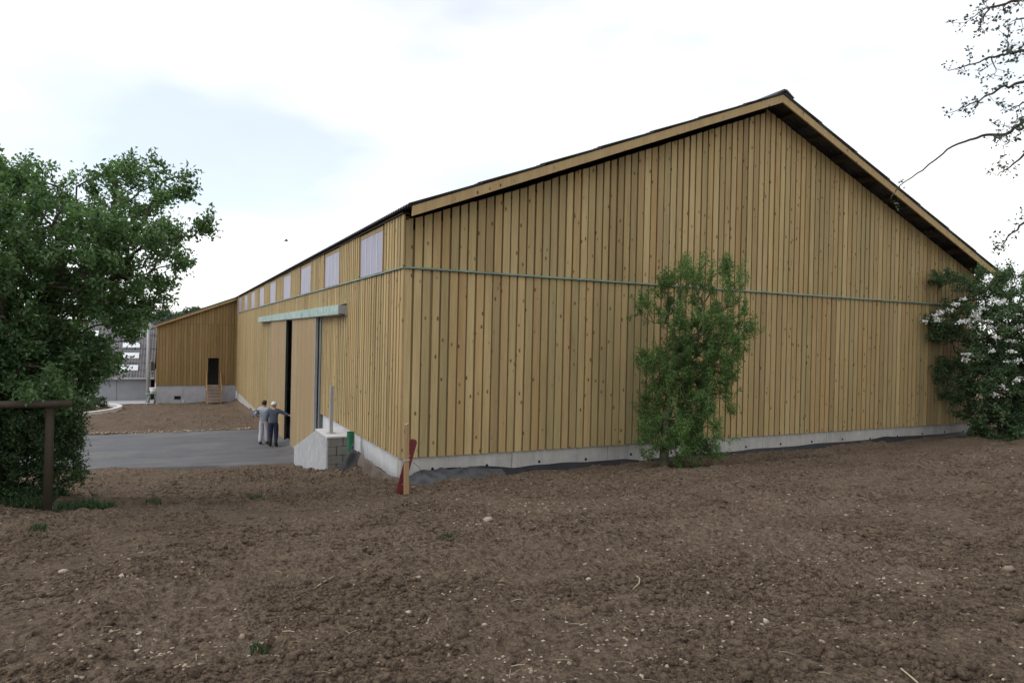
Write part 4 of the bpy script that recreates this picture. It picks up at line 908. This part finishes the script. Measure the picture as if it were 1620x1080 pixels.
    # hair / cap as part of a dome over the skull
    def dome(nm, c, rx, ry, rz_, z0, mat_):
        Vd, Fd = [], []; n = 16; mrow = 7
        for j in range(mrow):
            a = z0 + (math.pi / 2 - z0) * j / (mrow - 1)
            for i in range(n):
                b_ = i * 6.2832 / n; lift = 0
                if nm == 'hair' and math.sin(b_) > .2: lift = .05 * (1 - j / (mrow - 1))
                Vd.append((c[0] + rx * math.cos(a) * math.cos(b_), c[1] + ry * math.cos(a) * math.sin(b_), c[2] + rz_ * math.sin(a) + lift))
        Fd = [(j * n + i, j * n + (i + 1) % n, (j + 1) * n + (i + 1) % n, (j + 1) * n + i) for j in range(mrow - 1) for i in range(n)]
        return mesh_obj(nm, Vd, Fd, mat_, t, True)
    dome('hair', (0, .0, 1.655), .098, .118, .112, -.55 if hair else -.6, HAIR if hair else plain('grey_hair', (.25, .23, .21), .8))
    if not hair:
        dome('cap', (0, .0, 1.675), .108, .128, .105, -.12, CAPM)
        mb = MB(); vv = [(.09 * math.cos(a), .09 + (.0 if k_ == 0 else .10) * math.sin(a) + .02, 1.665 - .01 * k_ + dz) for dz in (0, .008) for k_ in (0, 1) for a in np.linspace(0, math.pi, 8)]
        mb.add(vv, [(i, i + 1, 8 + i + 1, 8 + i) for i in range(7)] + [(16 + i, 24 + i, 24 + i + 1, 16 + i + 1) for i in range(7)] + [(8 + i, 9 + i, 25 + i, 24 + i) for i in range(7)]); mb.build('visor', CAPM, t)
    for s in (-1, 1):
        c = Vector((s * .032 * math.cos(headturn) - math.sin(headturn) * .095, .015 + math.cos(headturn) * .095, 1.65)); mesh_obj('eye', ICO * .010 + np.array(c), ICF, DARK, t, True)
    return t
pA = person('person', (3.32, 28.7, -.025), math.radians(-32), 'dark-haired person in grey shirt and pale trousers with one elbow out', {-1: [(-.34, -.10, 1.20), (-.22, .10, 1.04), (-.14, .16, 1.03)], 1: [(.25, -.02, 1.14), (.26, .10, .92), (.26, .15, .84)]}, (SHIRTA, TROA, SHOE), True, .06, False, .3)
pB = person('person', (3.60, 28.0, -.025), math.radians(-18), 'person in white cap, blue-grey shirt and dark boots reaching to the door', {-1: [(-.26, -.03, 1.15), (-.24, .06, .93), (-.22, .10, .85)], 1: [(.40, .04, 1.30), (.60, .02, 1.22), (.70, .0, 1.20)]}, (SHIRTB, TROB, BOOT), False, -.02, True, .0)
jk = thing('folded_jacket', (3.0, 28.55, 1.1), 'bluish jacket hanging over the bent arm of the dark-haired person', 'jacket')
V = []; n = 8
for i in range(n):
    for j, (dx, dz) in enumerate(((.09, -.02), (.06, .10), (0, .15), (-.06, .10), (-.10, -.05), (-.08, -.14))):
        yy = 28.40 + .24 * i / (n - 1); V.append((3.0 + dx * (1 + .15 * math.sin(i * 1.7)) + .01 * math.sin(i * 2.3), yy, 1.22 + dz + .015 * math.sin(i * 1.3 + j)))
o = mesh_obj('cloth', V, [(i * 6 + j, i * 6 + j + 1, (i + 1) * 6 + j + 1, (i + 1) * 6 + j) for i in range(n - 1) for j in range(5)], PLAID, jk, True); s = o.modifiers.new('solid', 'SOLIDIFY'); s.thickness = .02
# ================================================================== bird
b = at(453, 381, 45); bd2 = thing('bird', tuple(b), 'tiny dark bird flying in the sky above the long roof', 'bird')
mb = MB(); mb.tube([b + Vector((-.16, 0, 0)), b + Vector((-.08, 0, .01)), b, b + Vector((.08, 0, .01)), b + Vector((.13, 0, .02))], [.01, .035, .045, .03, .006], 6); mb.build('body', DARK, bd2, True)
for s in (-1, 1):
    q0 = b + Vector((.03, 0, .02)); mb = MB(); mb.add([q0, q0 + Vector((-.09, 0, 0)), q0 + Vector((-.08, s * .17, .07)), q0 + Vector((.02, s * .15, .08)), q0 + Vector((-.08, s * .30, .03))], [(0, 1, 2, 3), (3, 2, 4)])
    o = mb.build('wing', DARK, bd2); sm = o.modifiers.new('solid', 'SOLIDIFY'); sm.thickness = .006
